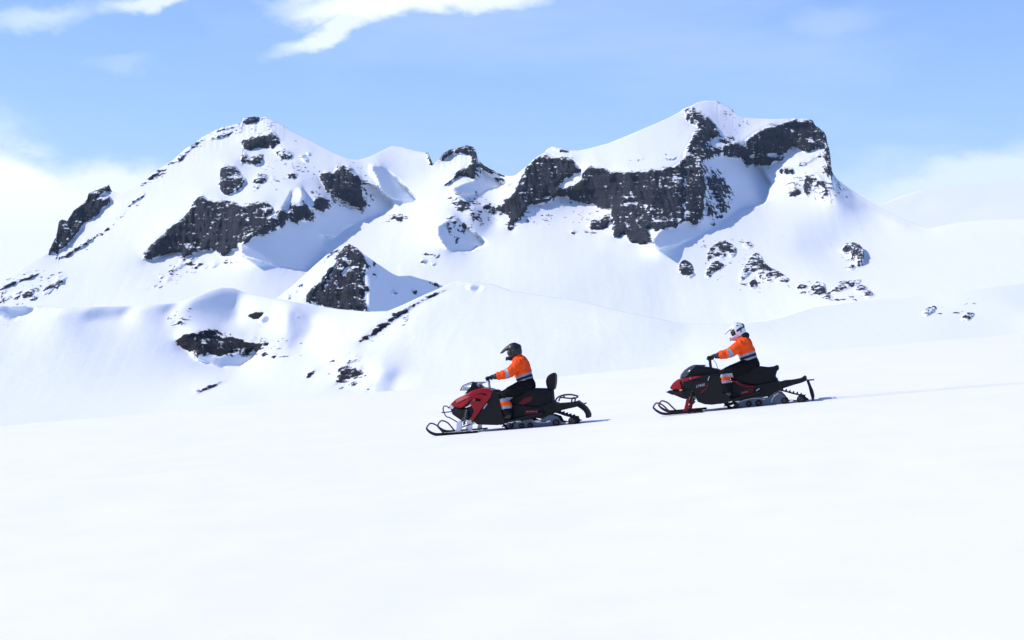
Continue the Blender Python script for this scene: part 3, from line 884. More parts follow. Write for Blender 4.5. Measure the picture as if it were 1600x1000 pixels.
for k, (poly, h, lab) in enumerate([
    ([(1060, 424), (1062, 413), (1070, 407), (1078, 411), (1080, 420), (1083, 430), (1076, 435), (1068, 428)], 9, 'lone round rock on open snow nearest the foot of the tall black wall'),
    ([(1105, 400), (1110, 390), (1122, 380), (1132, 378), (1142, 383), (1151, 393), (1146, 401), (1134, 398), (1126, 403), (1116, 400), (1108, 404)], 9, 'broad broken rock patch capping a snow bump, above a smaller ragged one'),
    ([(1103, 431), (1106, 420), (1114, 411), (1124, 409), (1131, 417), (1120, 421), (1112, 427), (1108, 435)], 7, 'ragged rock patch just under the broad broken cap rock'),
    ([(1155, 439), (1160, 425), (1168, 412), (1176, 400), (1184, 395), (1188, 405), (1198, 417), (1212, 425), (1233, 437), (1225, 441), (1200, 438), (1188, 435), (1182, 424), (1172, 425), (1163, 435)], 9, 'largest outcrop, a peaked rock with a long tail running down the snow'),
    ([(1171, 445), (1178, 436), (1184, 447), (1176, 451)], 5, 'small stone just below the peaked outcrop'),
    ([(1160, 384), (1168, 379), (1177, 384), (1170, 388)], 5, 'small stone on smooth snow beside the broad broken cap rock'),
    ([(1315, 392), (1324, 387), (1336, 387), (1347, 394), (1350, 407), (1343, 415), (1336, 408), (1326, 400)], 20, 'upright rock casting a rounded blue shadow on the snow'),
    ([(1325, 421), (1331, 411), (1336, 418), (1329, 423)], 5, 'small stone below the upright rock with the rounded shadow'),
    ([(1300, 454), (1310, 446), (1324, 441), (1344, 438), (1340, 446), (1320, 452), (1306, 457)], 6, 'long low band of broken rock lying along a snow step'),
    ([(1335, 453), (1344, 446), (1353, 450), (1351, 457), (1342, 457)], 6, 'dark knob at the end of the long low rock band'),
    ([(1348, 458), (1356, 454), (1366, 462), (1356, 465)], 5, 'flat stone trailing from the dark knob of the rock band'),
    ([(1243, 451), (1252, 444), (1262, 448), (1256, 453)], 4, 'pale streaked stone at the start of the rock band'),
    ([(1267, 451), (1276, 441), (1287, 445), (1291, 456), (1280, 461), (1273, 456)], 7, 'blocky rock between the pale stone and the long band'),
    ([(1285, 467), (1294, 460), (1302, 465), (1293, 469)], 4, 'small dark stone under the blocky rock'),
]):
    outcrop(MASSIF, poly, h, lab, k * 7.3 + 1)
for k, (poly, h, lab) in enumerate([
    ([(1441, 492), (1449, 484), (1462, 480), (1457, 488), (1448, 493)], 1.6, 'smooth oval stone alone on the wide white slope behind the black snowmobile'),
    ([(1502, 499), (1512, 490), (1522, 490), (1515, 499)], 1.2, 'low crumbled stone beyond the smooth oval one'),
]):
    outcrop(HILLS, poly, h, lab, k * 5.1 + 60, 'stones on the wide near slope')

# ------------------------------------------------------------------ materials of the sleds and riders
def simple(name, col, rough=.5, metal=0.0, spec=.5, coat=0.0, bump=0.0, bscale=40.0, vary=0.25, trans=0.0):
    m, nt, N, L, B = nodes_of(name)
    tc = N.new('ShaderNodeTexCoord')
    n = N.new('ShaderNodeTexNoise'); n.inputs['Scale'].default_value = bscale; n.inputs['Detail'].default_value = 4
    L.new(tc.outputs['Object'], n.inputs['Vector'])
    n0 = N.new('ShaderNodeTexNoise'); n0.inputs['Scale'].default_value = 7.0; n0.inputs['Detail'].default_value = 5
    L.new(tc.outputs['Object'], n0.inputs['Vector'])
    mr = N.new('ShaderNodeMixRGB')
    L.new(n0.outputs['Fac'], mr.inputs['Fac'])
    mr.inputs['Color1'].default_value = tuple(c * (1 - vary) for c in col) + (1,)
    mr.inputs['Color2'].default_value = tuple(min(1, c * (1 + vary)) for c in col) + (1,)
    L.new(mr.outputs[0], B.inputs['Base Color'])
    B.inputs['Roughness'].default_value = rough
    B.inputs['Metallic'].default_value = metal
    B.inputs['Specular IOR Level'].default_value = spec
    B.inputs['Coat Weight'].default_value = coat
    B.inputs['Coat Roughness'].default_value = 0.12
    B.inputs['Transmission Weight'].default_value = trans
    if bump:
        b = N.new('ShaderNodeBump'); b.inputs['Strength'].default_value = bump; b.inputs['Distance'].default_value = .01
        L.new(n.outputs['Fac'], b.inputs['Height']); L.new(b.outputs[0], B.inputs['Normal'])
    return m


RED = simple('red_paint', (0.23, 0.004, 0.010), .36, spec=.18, coat=.12, vary=.12)
DARKRED = simple('dark_red_panel', (0.12, 0.007, 0.010), .45, spec=.2, vary=.3)
BLACK = simple('black_plastic', (0.006, 0.007, 0.008), .42, spec=.16, bump=.05, vary=.4)
GLOSSBLACK = simple('gloss_black_paint', (0.005, 0.006, 0.007), .32, spec=.16, coat=.06, vary=.4, bump=.12, bscale=9)
VINYL = simple('black_vinyl', (0.007, 0.007, 0.008), .6, spec=.18, bump=.25, bscale=60, vary=.3)
RUBBER = simple('black_rubber', (0.009, 0.009, 0.010), .75, spec=.15, bump=.3, bscale=80)
ALU = simple('brushed_aluminium', (0.33, 0.36, 0.40), .42, metal=.85, bump=.06, bscale=90)
RAIL = simple('grey_blue_rail', (0.075, 0.10, 0.14), .5, metal=.4, bump=.05)
FROST = simple('snow_caked_metal', (0.52, 0.56, 0.63), .7, bump=.5, bscale=50)
STEEL = simple('dark_steel_tube', (0.030, 0.032, 0.036), .4, metal=.6)
PLASTIC_W = simple('windshield_plastic', (0.78, 0.84, 0.92), .08, spec=.5, trans=.82, vary=.02)
SMOKE = simple('smoked_plastic', (0.05, 0.06, 0.075), .12, spec=.5, trans=.35, vary=.05)
LENS = simple('amber_lens', (0.42, 0.21, 0.03), .25)
HEADLAMP = simple('headlamp_glass', (0.42, 0.45, 0.50), .1, coat=.5)
ORANGE = simple('orange_fabric', (0.86, 0.085, 0.008), .8, spec=.2, bump=.8, bscale=16, vary=.14)
REFLECT = simple('reflective_tape', (0.27, 0.28, 0.32), .5, metal=.2, bump=.3, bscale=30, vary=.15)
NAVY = simple('navy_fabric', (0.010, 0.015, 0.030), .8, spec=.25, bump=.6, bscale=18)
DARKFAB = simple('black_fabric', (0.007, 0.008, 0.009), .85, spec=.12, bump=.8, bscale=16, vary=.4)
LEATHER = simple('black_glove_leather', (0.016, 0.015, 0.018), .6, bump=.3, bscale=60)
BOOTM = simple('dark_boot_rubber', (0.022, 0.017, 0.013), .6, bump=.3)
TANBOOT = simple('brown_boot_leather', (0.075, 0.045, 0.026), .6, bump=.3)
SKIN = simple('skin', (0.42, 0.24, 0.17), .5, vary=.08)
HELMBLACK = simple('charcoal_helmet_shell', (0.020, 0.023, 0.027), .42, spec=.3, coat=.05, vary=.2)
HELMDARK = simple('black_helmet_trim', (0.010, 0.012, 0.015), .45)
HELMWHITE = simple('white_helmet_shell', (0.70, 0.71, 0.74), .25, coat=.5, vary=.04)
HELMPINK = simple('pale_pink_helmet_shell', (0.66, 0.47, 0.55), .3, coat=.4, vary=.06)
GOGGLE = simple('goggle_lens', (0.05, 0.03, 0.015), .08, coat=1.0)
WHITEINK = simple('white_lettering', (0.36, 0.36, 0.42), .5, vary=.4)
PINKINK = simple('pale_red_lettering', (0.40, 0.20, 0.22), .5, vary=.05)


# ------------------------------------------------------------------ mesh helpers
def link(name, me, mat, parent=None):
    for m in (mat if isinstance(mat, (list, tuple)) else [mat]):
        me.materials.append(m)
    o = bpy.data.objects.new(name, me)
    scene.collection.objects.link(o)
    if parent: o.parent = parent
    return o


def finish(bm, name, mat, parent, smooth=False, angle=35):
    bmesh.ops.recalc_face_normals(bm, faces=bm.faces)
    if smooth:
        for f in bm.faces: f.smooth = True
        for e in bm.edges:
            if len(e.link_faces) == 2 and e.calc_face_angle(0) > R(angle): e.smooth = False
    me = bpy.data.meshes.new(name); bm.to_mesh(me); bm.free()
    return link(name, me, mat, parent)


def prism_bm(pts, half, bevel=.012, seg=2, bm=None, yc=0.0):
    """side outline [(x, z)] carried across the sled; half = half width, number or function of (x, z)"""
    own = bm is None
    if own: bm = bmesh.new()
    h = half if callable(half) else (lambda x, z: half)
    a = [bm.verts.new((x, yc - h(x, z), z)) for x, z in pts]
    b = [bm.verts.new((x, yc + h(x, z), z)) for x, z in pts]
    n = len(pts)
    fs = [bm.faces.new(a), bm.faces.new(b[::-1])]
    for i in range(n):
        fs.append(bm.faces.new((a[i], b[i], b[(i + 1) % n], a[(i + 1) % n])))
    bmesh.ops.recalc_face_normals(bm, faces=fs)
    if bevel:
        es = {e for f in fs[:2] for e in f.edges} | {e for f in fs for e in f.edges}
        bmesh.ops.bevel(bm, geom=list(es), offset=bevel, segments=seg, affect='EDGES', profile=.6, clamp_overlap=True)
    bad = [f for f in bm.faces if len(f.verts) > 4]
    bmesh.ops.triangulate(bm, faces=bad)
    return bm


def ring_frames(pts):
    P = [Vector(p) for p in pts]
    T = []
    for i in range(len(P)):
        t = P[min(i + 1, len(P) - 1)] - P[max(i - 1, 0)]
        T.append(t.normalized())
    up = Vector((0, 1, 0)) if abs(T[0].y) < .8 else Vector((0, 0, 1))
    n = (up - T[0] * up.dot(T[0])).normalized()
    out = []
    for i in range(len(P)):
        n = (n - T[i] * n.dot(T[i])).normalized()
        out.append((P[i], n, T[i].cross(n)))
    return out


def smooth_path(pts, k=4):
    P = [np.array(p, float) for p in pts]
    if len(P) < 3: return [tuple(p) for p in P]
    Q = [2 * P[0] - P[1]] + P + [2 * P[-1] - P[-2]]
    out = []
    for i in range(1, len(Q) - 2):
        for j in range(k):
            t = j / k
            a, b, c, d = Q[i - 1], Q[i], Q[i + 1], Q[i + 2]
            out.append(tuple(.5 * (2 * b + (c - a) * t + (2 * a - 5 * b + 4 * c - d) * t * t + (3 * b - a - 3 * c + d) * t ** 3)))
    out.append(tuple(P[-1]))
    return out


def tube_bm(pts, rad, seg=8, bm=None, smooth=3):
    """round bar; rad number, list, or list of (ry, rz) for oval sections"""
    if bm is None: bm = bmesh.new()
    if not isinstance(rad, (list, tuple)): rad = [rad] * len(pts)
    full = [tuple(p) + (r if isinstance(r, tuple) else (r, r)) for p, r in zip(pts, rad)]
    if smooth and len(full) > 2: full = smooth_path(full, smooth)
    fr = ring_frames([f[:3] for f in full])
    rings = []
    for (p, n, b), f in zip(fr, full):
        rings.append([bm.verts.new(p + n * (math.cos(2 * math.pi * k / seg) * f[3]) + b * (math.sin(2 * math.pi * k / seg) * f[4])) for k in range(seg)])
    for r0, r1 in zip(rings, rings[1:]):
        for k in range(seg):
            bm.faces.new((r0[k], r0[(k + 1) % seg], r1[(k + 1) % seg], r1[k]))
    bm.faces.new(rings[0][::-1]); bm.faces.new(rings[-1])
    return bm


def ball_bm(c, r, bm=None, u=14, v=10):
    if bm is None: bm = bmesh.new()
    g = bmesh.ops.create_uvsphere(bm, u_segments=u, v_segments=v, radius=1.0)
    r = r if isinstance(r, tuple) else (r, r, r)
    for w in g['verts']: w.co = Vector((w.co.x * r[0] + c[0], w.co.y * r[1] + c[1], w.co.z * r[2] + c[2]))
    return bm


def lathe_bm(c, prof, seg=20, bm=None):
    """spin [(y, radius)] about the sideways axle through c"""
    if bm is None: bm = bmesh.new()
    rings = [[bm.verts.new((c[0] + math.cos(2 * math.pi * k / seg) * r, c[1] + y, c[2] + math.sin(2 * math.pi * k / seg) * r)) for k in range(seg)] for y, r in prof]
    for a, b in zip(rings, rings[1:]):
        for k in range(seg): bm.faces.new((a[k], a[(k + 1) % seg], b[(k + 1) % seg], b[k]))
    bm.faces.new(rings[0][::-1]); bm.faces.new(rings[-1])
    return bm


def remesh(bm, voxel, name, it=2, fac=.5):
    me = bpy.data.meshes.new(name + '_raw'); bm.to_mesh(me); bm.free()
    o = bpy.data.objects.new('tmp', me); scene.collection.objects.link(o)
    m = o.modifiers.new('r', 'REMESH'); m.mode = 'VOXEL'; m.voxel_size = voxel; m.use_smooth_shade = True
    s = o.modifiers.new('s', 'SMOOTH'); s.factor = fac; s.iterations = it
    dg = bpy.context.evaluated_depsgraph_get()
    res = bpy.data.meshes.new_from_object(o.evaluated_get(dg))
    bpy.data.objects.remove(o); bpy.data.meshes.remove(me)
    res.name = name
    return res


def split_mesh(me, tags):
    """cut one surface into several meshes by a face tag array"""
    co = np.zeros(len(me.vertices) * 3); me.vertices.foreach_get('co', co); co = co.reshape(-1, 3)
    polys = [tuple(p.vertices) for p in me.polygons]
    out = {}
    for t in sorted(set(tags)):
        sel = [p for p, g in zip(polys, tags) if g == t]
        used = sorted({v for p in sel for v in p}); mp = {v: i for i, v in enumerate(used)}
        m2 = bpy.data.meshes.new(me.name)
        m2.from_pydata([tuple(co[v]) for v in used], [], [tuple(mp[v] for v in p) for p in sel])
        m2.polygons.foreach_set('use_smooth', [True] * len(m2.polygons))
        out[t] = m2
    bpy.data.meshes.remove(me)
    return out


class Frame:
    """a sled's own axes: x to its tail, y to its far side, z up; p() reads a photo pixel on a plane y = const"""
    def __init__(self, px, pitch, zoom, zf=0.0):
        x = (px - 800) / F * 39.0
        for _ in range(6):
            y = float(trail_y(x)); x = (px - 800) / F * y
        z = float(ground_z(np.array([x]), np.array([y]), False)[0])
        self.M = Matrix.Translation((x, y, z + zf)) @ Matrix.Rotation(-YAW, 4, 'Z') @ Matrix.Rotation(-pitch, 4, 'Y')
        self.I = self.M.inverted()
        self.o = self.I @ Vector((0, 0, CAMZ))
        self.zx, self.zy, self.zs = zoom

    def p(self, zx, zy, y=0.0):
        px, py = self.zx + zx / self.zs, self.zy + zy / self.zs
        d = self.I.to_3x3() @ Vector(((px - 800) / F, 1.0, (500 - py) / F))
        t = (y - self.o.y) / d.y
        q = self.o + d * t
        return (q.x, y, q.z)

    def xz(self, pts, y):
        return [(lambda q: (q[0], q[2]))(self.p(a, b, y)) for a, b in pts]

    def root(self, name, at=(0, 0, 0)):
        e = bpy.data.objects.new(name, None); scene.collection.objects.link(e)
        e.empty_display_size = .3
        e.matrix_world = self.M @ Matrix.Translation(at)
        return e


def text_mesh(name, body, size, mat, parent, loc, rot, shear=.3, extrude=.002):
    cu = bpy.data.curves.new(name, 'FONT'); cu.body = body; cu.size = size; cu.shear = shear; cu.extrude = extrude
    cu.align_x = 'CENTER'; cu.align_y = 'CENTER'; cu.offset = .001
    o = bpy.data.objects.new(name, cu); scene.collection.objects.link(o)
    me = bpy.data.meshes.new_from_object(o.evaluated_get(bpy.context.evaluated_depsgraph_get()))
    bpy.data.objects.remove(o); bpy.data.curves.remove(cu)
    t = link(name, me, mat, parent); t.location = loc; t.rotation_euler = rot
    return t


# ------------------------------------------------------------------ running gear shared by both sleds
def make_ski(fr, root, tip, mat_loop, dy):
    """one ski seen from the side: tip = traced outline of the near ski (loop and plank)"""
    y = dy
    plank, loop = tip['plank'], tip['loop']
    P = [fr.p(a, b, -.52) for a, b in plank]
    bm = bmesh.new(); prev = None
    for i, q in enumerate(smooth_path(P, 3)):
        t = i / (3 * (len(P) - 1))
        w = .075 * (0.55 + .45 * min(1, t * 3.0))
        ring = [bm.verts.new((q[0], y - w, q[2] + .046)), bm.verts.new((q[0], y - w * .6, q[2])), bm.verts.new((q[0], y + w * .6, q[2])),
                bm.verts.new((q[0], y + w, q[2] + .046)), bm.verts.new((q[0], y + w * .35, q[2] + .016)), bm.verts.new((q[0], y - w * .35, q[2] + .016))]
        if prev:
            for k in range(6): bm.faces.new((prev[k], prev[(k + 1) % 6], ring[(k + 1) % 6], ring[k]))
        else: bm.faces.new(ring)
        prev = ring
    bm.faces.new(prev[::-1])
    ski = finish(bm, 'ski', BLACK, root)
    Q = [fr.p(a, b, -.52) for a, b in loop]
    finish(tube_bm([(q[0], y, q[2]) for q in Q], .0155, 8, smooth=2), 'ski_loop', mat_loop, ski, True)
    return ski


def make_wheel(name, root, c, r, w=.035, hub=STEEL):
    o = finish(lathe_bm(c, [(-w, r * .72), (-w, r * .95), (-w * .6, r), (w * .6, r), (w, r * .95), (w, r * .72)], 20), name, RUBBER, root, True)
    finish(lathe_bm(c, [(-w - .004, r * .25), (-w - .012, r * .55), (-w + .002, r * .70), (w - .002, r * .70), (w + .012, r * .55), (w + .004, r * .25)], 16), 'hub', hub, o, True)
    return o


def make_track(fr, root, loop, half=.20):
    """endless rubber belt with lugs round the outside"""
    P = [np.array(q) for q in smooth_path([(x, 0, z) for x, z in loop + loop[:1]], 6)[:-1]]
    n = len(P); bm = bmesh.new(); th = .014
    rings = []
    for i in range(n):
        t = P[(i + 1) % n] - P[i - 1]; t /= np.linalg.norm(t)
        nn = np.array([t[2], 0, -t[0]])
        rings.append((P[i], nn))
    area = sum(P[i][0] * P[(i + 1) % n][2] - P[(i + 1) % n][0] * P[i][2] for i in range(n))
    sg = 1 if area > 0 else -1
    vs = [[bm.verts.new(tuple(p + np.array([0, s * half, 0]) + nn * sg * k)) for s, k in ((-1, 0), (1, 0), (1, -th), (-1, -th))] for p, nn in rings]
    for i in range(n):
        a, b = vs[i], vs[(i + 1) % n]
        for k in range(4): bm.faces.new((a[k], a[(k + 1) % 4], b[(k + 1) % 4], b[k]))
    belt = finish(bm, 'track', RUBBER, root)
    # lugs every 7 cm, joined: too small to pick apart
    bm = bmesh.new()
    d = 0.0
    for i in range(n):
        p, nn = rings[i]; q = rings[(i + 1) % n][0]
        seg = np.linalg.norm(q - p)
        while d < seg:
            c = p + (q - p) * (d / seg); t = (q - p) / seg
            if True:
                for s0, s1 in ((-half, -.06), (-.05, .05), (.06, half)):
                    v = []
                    for (a, h) in ((-.016, 0), (.016, 0), (.007, .036), (-.007, .036)):
                        for s in (s0, s1):
                            v.append(bm.verts.new(tuple(c + t * a + nn * sg * h + np.array([0, s, 0]))))
                    for f in ((0, 1, 3, 2), (2, 3, 5, 4), (4, 5, 7, 6), (6, 7, 1, 0), (0, 2, 4, 6), (1, 7, 5, 3)):
                        bm.faces.new([v[k] for k in f])
            d += .073
        d -= seg
    lug = finish(bm, 'track_lugs', RUBBER, belt)
    lug['kind'] = 'stuff'
    return belt


def lerp_w(fr, stations, y=-.35):
    """half width as a function of position, from (traced x, half width) stations"""
    xs = [fr.p(a, 600, y)[0] for a, _ in stations]; ws = [w for _, w in stations]
    return lambda x, z: float(np.interp(x, xs, ws))


# ------------------------------------------------------------------ red touring sled
def build_red_sled():
    fr = Frame(790, math.atan(.083), (650.0, 510.0, 5.0), -.012)
    root = fr.root('snowmobile')
    tag(root, 'red snowmobile with passenger backrest and rear rack, ridden by the black-helmeted rider', 'snowmobile', 'snowmobiles crossing the snow')
    bodyw = lerp_w(fr, [(200, .16), (260, .22), (340, .33), (450, .42), (700, .43), (1000, .30), (1100, .24)])
    # under-body and belly
    pan = fr.xz([(248, 640), (285, 622), (350, 645), (420, 625), (470, 560), (590, 508), (650, 522), (668, 640), (700, 755), (640, 772), (480, 768), (440, 742),
                 (430, 706), (405, 735), (340, 735), (268, 692)], -.34)
    finish(prism_bm(pan, lambda x, z: bodyw(x, z) - .07, .02), 'belly_pan', BLACK, root)
    # hood
    hood = fr.xz([(252, 612), (300, 570), (360, 541), (440, 497), (500, 482), (560, 491), (594, 508), (572, 545), (535, 585), (480, 560), (430, 578),
                  (400, 606), (352, 640), (290, 632)], -.38)
    zt = max(z for _, z in hood)
    hb = finish(prism_bm(hood, lambda x, z: bodyw(x, z) * (1 - .30 * max(0, min(1, (z - (zt - .20)) / .20))), .03, 3), 'hood', RED, root, True, 50)
    finish(prism_bm(fr.xz([(440, 545), (500, 520), (545, 527), (520, 562), (470, 562)], -.42), lambda x, z: bodyw(x, z) - .035, .008), 'air_vent', BLACK, hb)
    finish(prism_bm(fr.xz([(300, 577), (372, 545), (430, 545), (360, 578), (310, 600)], -.38), lambda x, z: bodyw(x, z) + .004, .006), 'painted_highlight', simple('painted_red_highlight', (.42, .03, .04), .2, coat=.8, vary=.1), hb)  # gleam of light on the hood, painted as a lighter red patch
    # side cowls, near and far
    for s in (-1, 1):
        side = finish(prism_bm(fr.xz([(596, 508), (586, 552), (522, 630), (445, 742), (428, 722), (456, 660), (424, 602), (440, 580), (500, 585), (550, 540)], -.42),
                               .018, .008, bm=None, yc=s * .425), 'side_cowl', RED, root)
        finish(prism_bm(fr.xz([(592, 512), (648, 524), (662, 640), (698, 752), (640, 768), (482, 764), (450, 742), (526, 634), (588, 556)], -.41),
                        .022, .01, yc=s * .405), 'side_panel', GLOSSBLACK, root)
        finish(prism_bm(fr.xz([(522, 640), (552, 600), (558, 606), (530, 645)], -.45), .004, 0, yc=s * .431), 'panel_latch', ALU, side)
    # headlamp and nose
    finish(prism_bm(fr.xz([(240, 640), (262, 612), (296, 628), (285, 648)], -.2), lambda x, z: bodyw(x, z) - .05, .01), 'headlight', HEADLAMP, root)
    bump = bmesh.new()
    for s in (-1, 1):
        tube_bm([fr.p(a, b, s * .17) for a, b in ((330, 752), (262, 712), (238, 705), (214, 660), (216, 628), (236, 622), (262, 640))], .012, 7, bump)
        tube_bm([fr.p(a, b, s * .17) for a, b in ((200, 673), (260, 668), (330, 660))], .011, 7, bump)
    tube_bm([fr.p(214, 645, -.17), fr.p(208, 645, 0), fr.p(214, 645, .17)], .012, 7, bump)
    finish(bump, 'front_bumper', STEEL, root, True)
    # windshield
    ws = bmesh.new()
    prof = fr.xz([(348, 500), (368, 468), (400, 452), (432, 440), (452, 434)], 0)
    rows = []
    for i, (x, z) in enumerate(prof):
        w = .18 + .03 * i / 4
        rows.append([ws.verts.new((x + .16 * (k / 6 - .0) ** 2 * 1.6, sgn * w * (k / 6), z - .02 * (k / 6) ** 2)) for sgn, ks in ((-1, range(6, 0, -1)), (1, range(0, 7))) for k in ks])
    for a, b in zip(rows, rows[1:]):
        for k in range(len(a) - 1): ws.faces.new((a[k], a[k + 1], b[k + 1], b[k]))
    wso = finish(ws, 'windshield', PLASTIC_W, root, True)
    md = wso.modifiers.new('thick', 'SOLIDIFY'); md.thickness = .004
    finish(tube_bm([(x + .0, -.012, z + .004) for x, z in fr.xz([(346, 502), (366, 467), (400, 450), (434, 438), (456, 434)], 0)], .009, 6), 'windshield_rim', STEEL, wso, True)
    finish(prism_bm(fr.xz([(378, 528), (420, 480), (440, 438), (468, 438), (490, 462), (508, 478), (560, 492), (500, 486), (440, 500)], -.2), .20, .012), 'dashboard', BLACK, root)
    finish(prism_bm(fr.xz([(468, 446), (482, 452), (500, 474), (490, 472)], -.2), .203, .003), 'gauge_rim', ALU, root)
    # steering
    hbm = tube_bm([fr.p(585, 515, 0), fr.p(575, 470, 0), fr.p(570, 425, 0)], .022, 8)
    hb2 = finish(hbm, 'steering_post', ALU, root, True)
    bar = tube_bm([fr.p(565, 405, -.40), fr.p(568, 412, -.24), fr.p(575, 432, -.07), fr.p(575, 432, .07), fr.p(568, 412, .24), fr.p(565, 405, .40)], .012, 8)
    bar = finish(bar, 'handlebar', STEEL, root, True)
    for s in (-1, 1):
        finish(tube_bm([fr.p(566, 407, s * .28), fr.p(565, 405, s * .42)], .019, 8), 'grip', RUBBER, bar, True)
        finish(tube_bm([fr.p(560, 408, s * .25), fr.p(545, 404, s * .30), fr.p(543, 402, s * .42)], .008, 6), 'brake_lever', STEEL, bar, True)
        finish(prism_bm(fr.xz([(538, 408), (544, 396), (560, 396), (558, 424), (546, 426)], -.3), .03, .004, yc=s * .24), 'switch_block', BLACK, bar)
    finish(prism_bm(fr.xz([(585, 500), (620, 494), (648, 508), (662, 540), (655, 585), (600, 570)], -.2), .17, .03, 3), 'console', VINYL, root)
    # seat
    seat = finish(prism_bm(fr.xz([(640, 560), (690, 530), (780, 500), (905, 484), (1030, 486), (1058, 500), (1066, 590), (1040, 630), (960, 640), (760, 618), (680, 600)], -.19),
                           lambda x, z: .19, .04, 3), 'seat', VINYL, root, True, 50)
    for s in (-1, 1):
        finish(prism_bm(fr.xz([(796, 602), (850, 560), (905, 545), (912, 560), (900, 580), (832, 616)], -.195), .006, .003, yc=s * .192), 'seat_accent', DARKRED, seat)
    # passenger backrest
    br = finish(prism_bm(fr.xz([(1012, 430), (1018, 400), (1036, 378), (1072, 360), (1088, 382), (1087, 440), (1078, 490), (1056, 503), (1030, 494), (1016, 462)], -.15),
                         .15, .03, 3), 'backrest', VINYL, root, True, 50)
    for s in (-1, 1):
        finish(tube_bm([fr.p(1078, 470, s * .10), fr.p(1070, 520, s * .10), fr.p(1060, 590, s * .10)], .014, 8), 'backrest_post', STEEL, br, True)
        finish(tube_bm([fr.p(1046, 490, s * .10), fr.p(1040, 540, s * .10)], .010, 8), 'backrest_brace', STEEL, br, True)
    # tunnel and running boards
    tun = finish(prism_bm(fr.xz([(660, 640), (760, 612), (960, 630), (1062, 590), (1100, 604), (1180, 598), (1250, 588), (1284, 604), (1250, 630), (1160, 650), (1092, 668),
                                 (1010, 710), (985, 724), (940, 716), (860, 730), (790, 748), (728, 772), (690, 770)], -.24), .235, .012), 'tunnel', BLACK, root)
    for s in (-1, 1):
        finish(prism_bm(fr.xz([(640, 752), (700, 735), (800, 716), (990, 668), (992, 690), (900, 708), (720, 752), (660, 772)], -.40), .085, .006, yc=s * .325), 'running_board', BLACK, root)
        pl = finish(prism_bm(fr.xz([(850, 656), (900, 652), (955, 645), (957, 682), (900, 690), (848, 692)], -.25), .004, .001, yc=s * .241), 'tunnel_decal', DARKRED, tun)
        for k in range(5):
            q = fr.p(868 + k * 18, 666, s * .246)
            finish(prism_bm([(q[0] - .014, q[2] - .012), (q[0] + .016, q[2] - .008), (q[0] + .018, q[2] + .014), (q[0] - .010, q[2] + .010)], .001, 0, yc=s * .2465), 'lettering', PINKINK, pl)
    # rear rack
    rk = bmesh.new()
    for s in (-1, 1):
        tube_bm([fr.p(a, b, s * .20) for a, b in ((1086, 596), (1100, 562), (1125, 546), (1160, 535), (1215, 533), (1268, 546))], .017, 7, rk)
        tube_bm([fr.p(a, b, s * .20) for a, b in ((1115, 585), (1130, 556), (1180, 560), (1240, 562), (1268, 548))], .015, 7, rk)
        tube_bm([fr.p(a, b, s * .20) for a, b in ((1215, 592), (1222, 562), (1245, 560), (1240, 590))], .016, 7, rk)
        tube_bm([fr.p(a, b, s * .20) for a, b in ((1150, 538), (1165, 560))], .015, 7, rk)
    for a, b in ((1125, 546), (1170, 538), (1215, 535), (1264, 546), (1180, 560)):
        tube_bm([fr.p(a, b, -.20), fr.p(a, b, 0), fr.p(a, b, .20)], .014, 7, rk)
    finish(rk, 'cargo_rack', STEEL, root, True)
    rb = bmesh.new()
    for s in (-1, 1):
        tube_bm([fr.p(a, b, s * .22) for a, b in ((1230, 612), (1270, 590), (1300, 606), (1326, 600))], .014, 7, rb)
    tube_bm([fr.p(1326, 600, -.22), fr.p(1330, 600, 0), fr.p(1326, 600, .22)], .014, 7, rb)
    finish(rb, 'rear_bumper', STEEL, root, True)
    finish(prism_bm(fr.xz([(1252, 584), (1268, 578), (1278, 592), (1262, 600)], -.1), .12, .006), 'tail_light', DARKRED, root)
    finish(prism_bm(fr.xz([(1252, 622), (1284, 606), (1320, 636), (1340, 664), (1351, 692), (1348, 716), (1326, 714), (1324, 686), (1308, 660), (1285, 642)], -.2), .21, .006), 'snow_flap', RUBBER, root)
    # skid: belt, rails, wheels
    loop = fr.xz([(672, 752), (690, 786), (740, 806), (860, 797), (1000, 786), (1130, 776), (1225, 768), (1262, 745), (1240, 716), (1170, 695), (1080, 668), (950, 662), (800, 690), (710, 716)], -.19)
    make_track(fr, root, loop)
    for s in (-1, 1):
        rail = finish(prism_bm(fr.xz([(700, 780), (745, 752), (800, 738), (905, 722), (940, 740), (985, 722), (1010, 700), (1060, 690), (1110, 706), (1130, 742), (1180, 752), (1240, 748), (1236, 758),
                                      (1060, 775), (800, 795), (730, 797)], -.21), .012, .004, yc=s * .212), 'slide_rail', RAIL, root)
        finish(tube_bm([fr.p(720, 770, s * .235), fr.p(790, 735, s * .235), fr.p(815, 742, s * .235), fr.p(830, 775, s * .235)], .012, 7), 'suspension_arm', ALU, root, True)
        finish(tube_bm([fr.p(905, 735, s * .235), fr.p(960, 752, s * .235), fr.p(1040, 748, s * .235)], .013, 7), 'suspension_arm', ALU, root, True)
    for a, b, r in ((745, 775, .045), (825, 776, .050), (892, 772, .050), (1095, 752, .068), (1222, 738, .080)):
        for s in (-1, 1):
            c = fr.p(a, b, -.23)
            make_wheel('idler_wheel', root, (c[0], s * .245, c[2]), r, .02)
    # front suspension
    tip = {'plank': [(80, 806), (104, 832), (150, 852), (230, 849), (330, 843), (480, 832)], 'loop': [(84, 806), (84, 790), (104, 762), (128, 758), (165, 776), (198, 814), (222, 843)]}
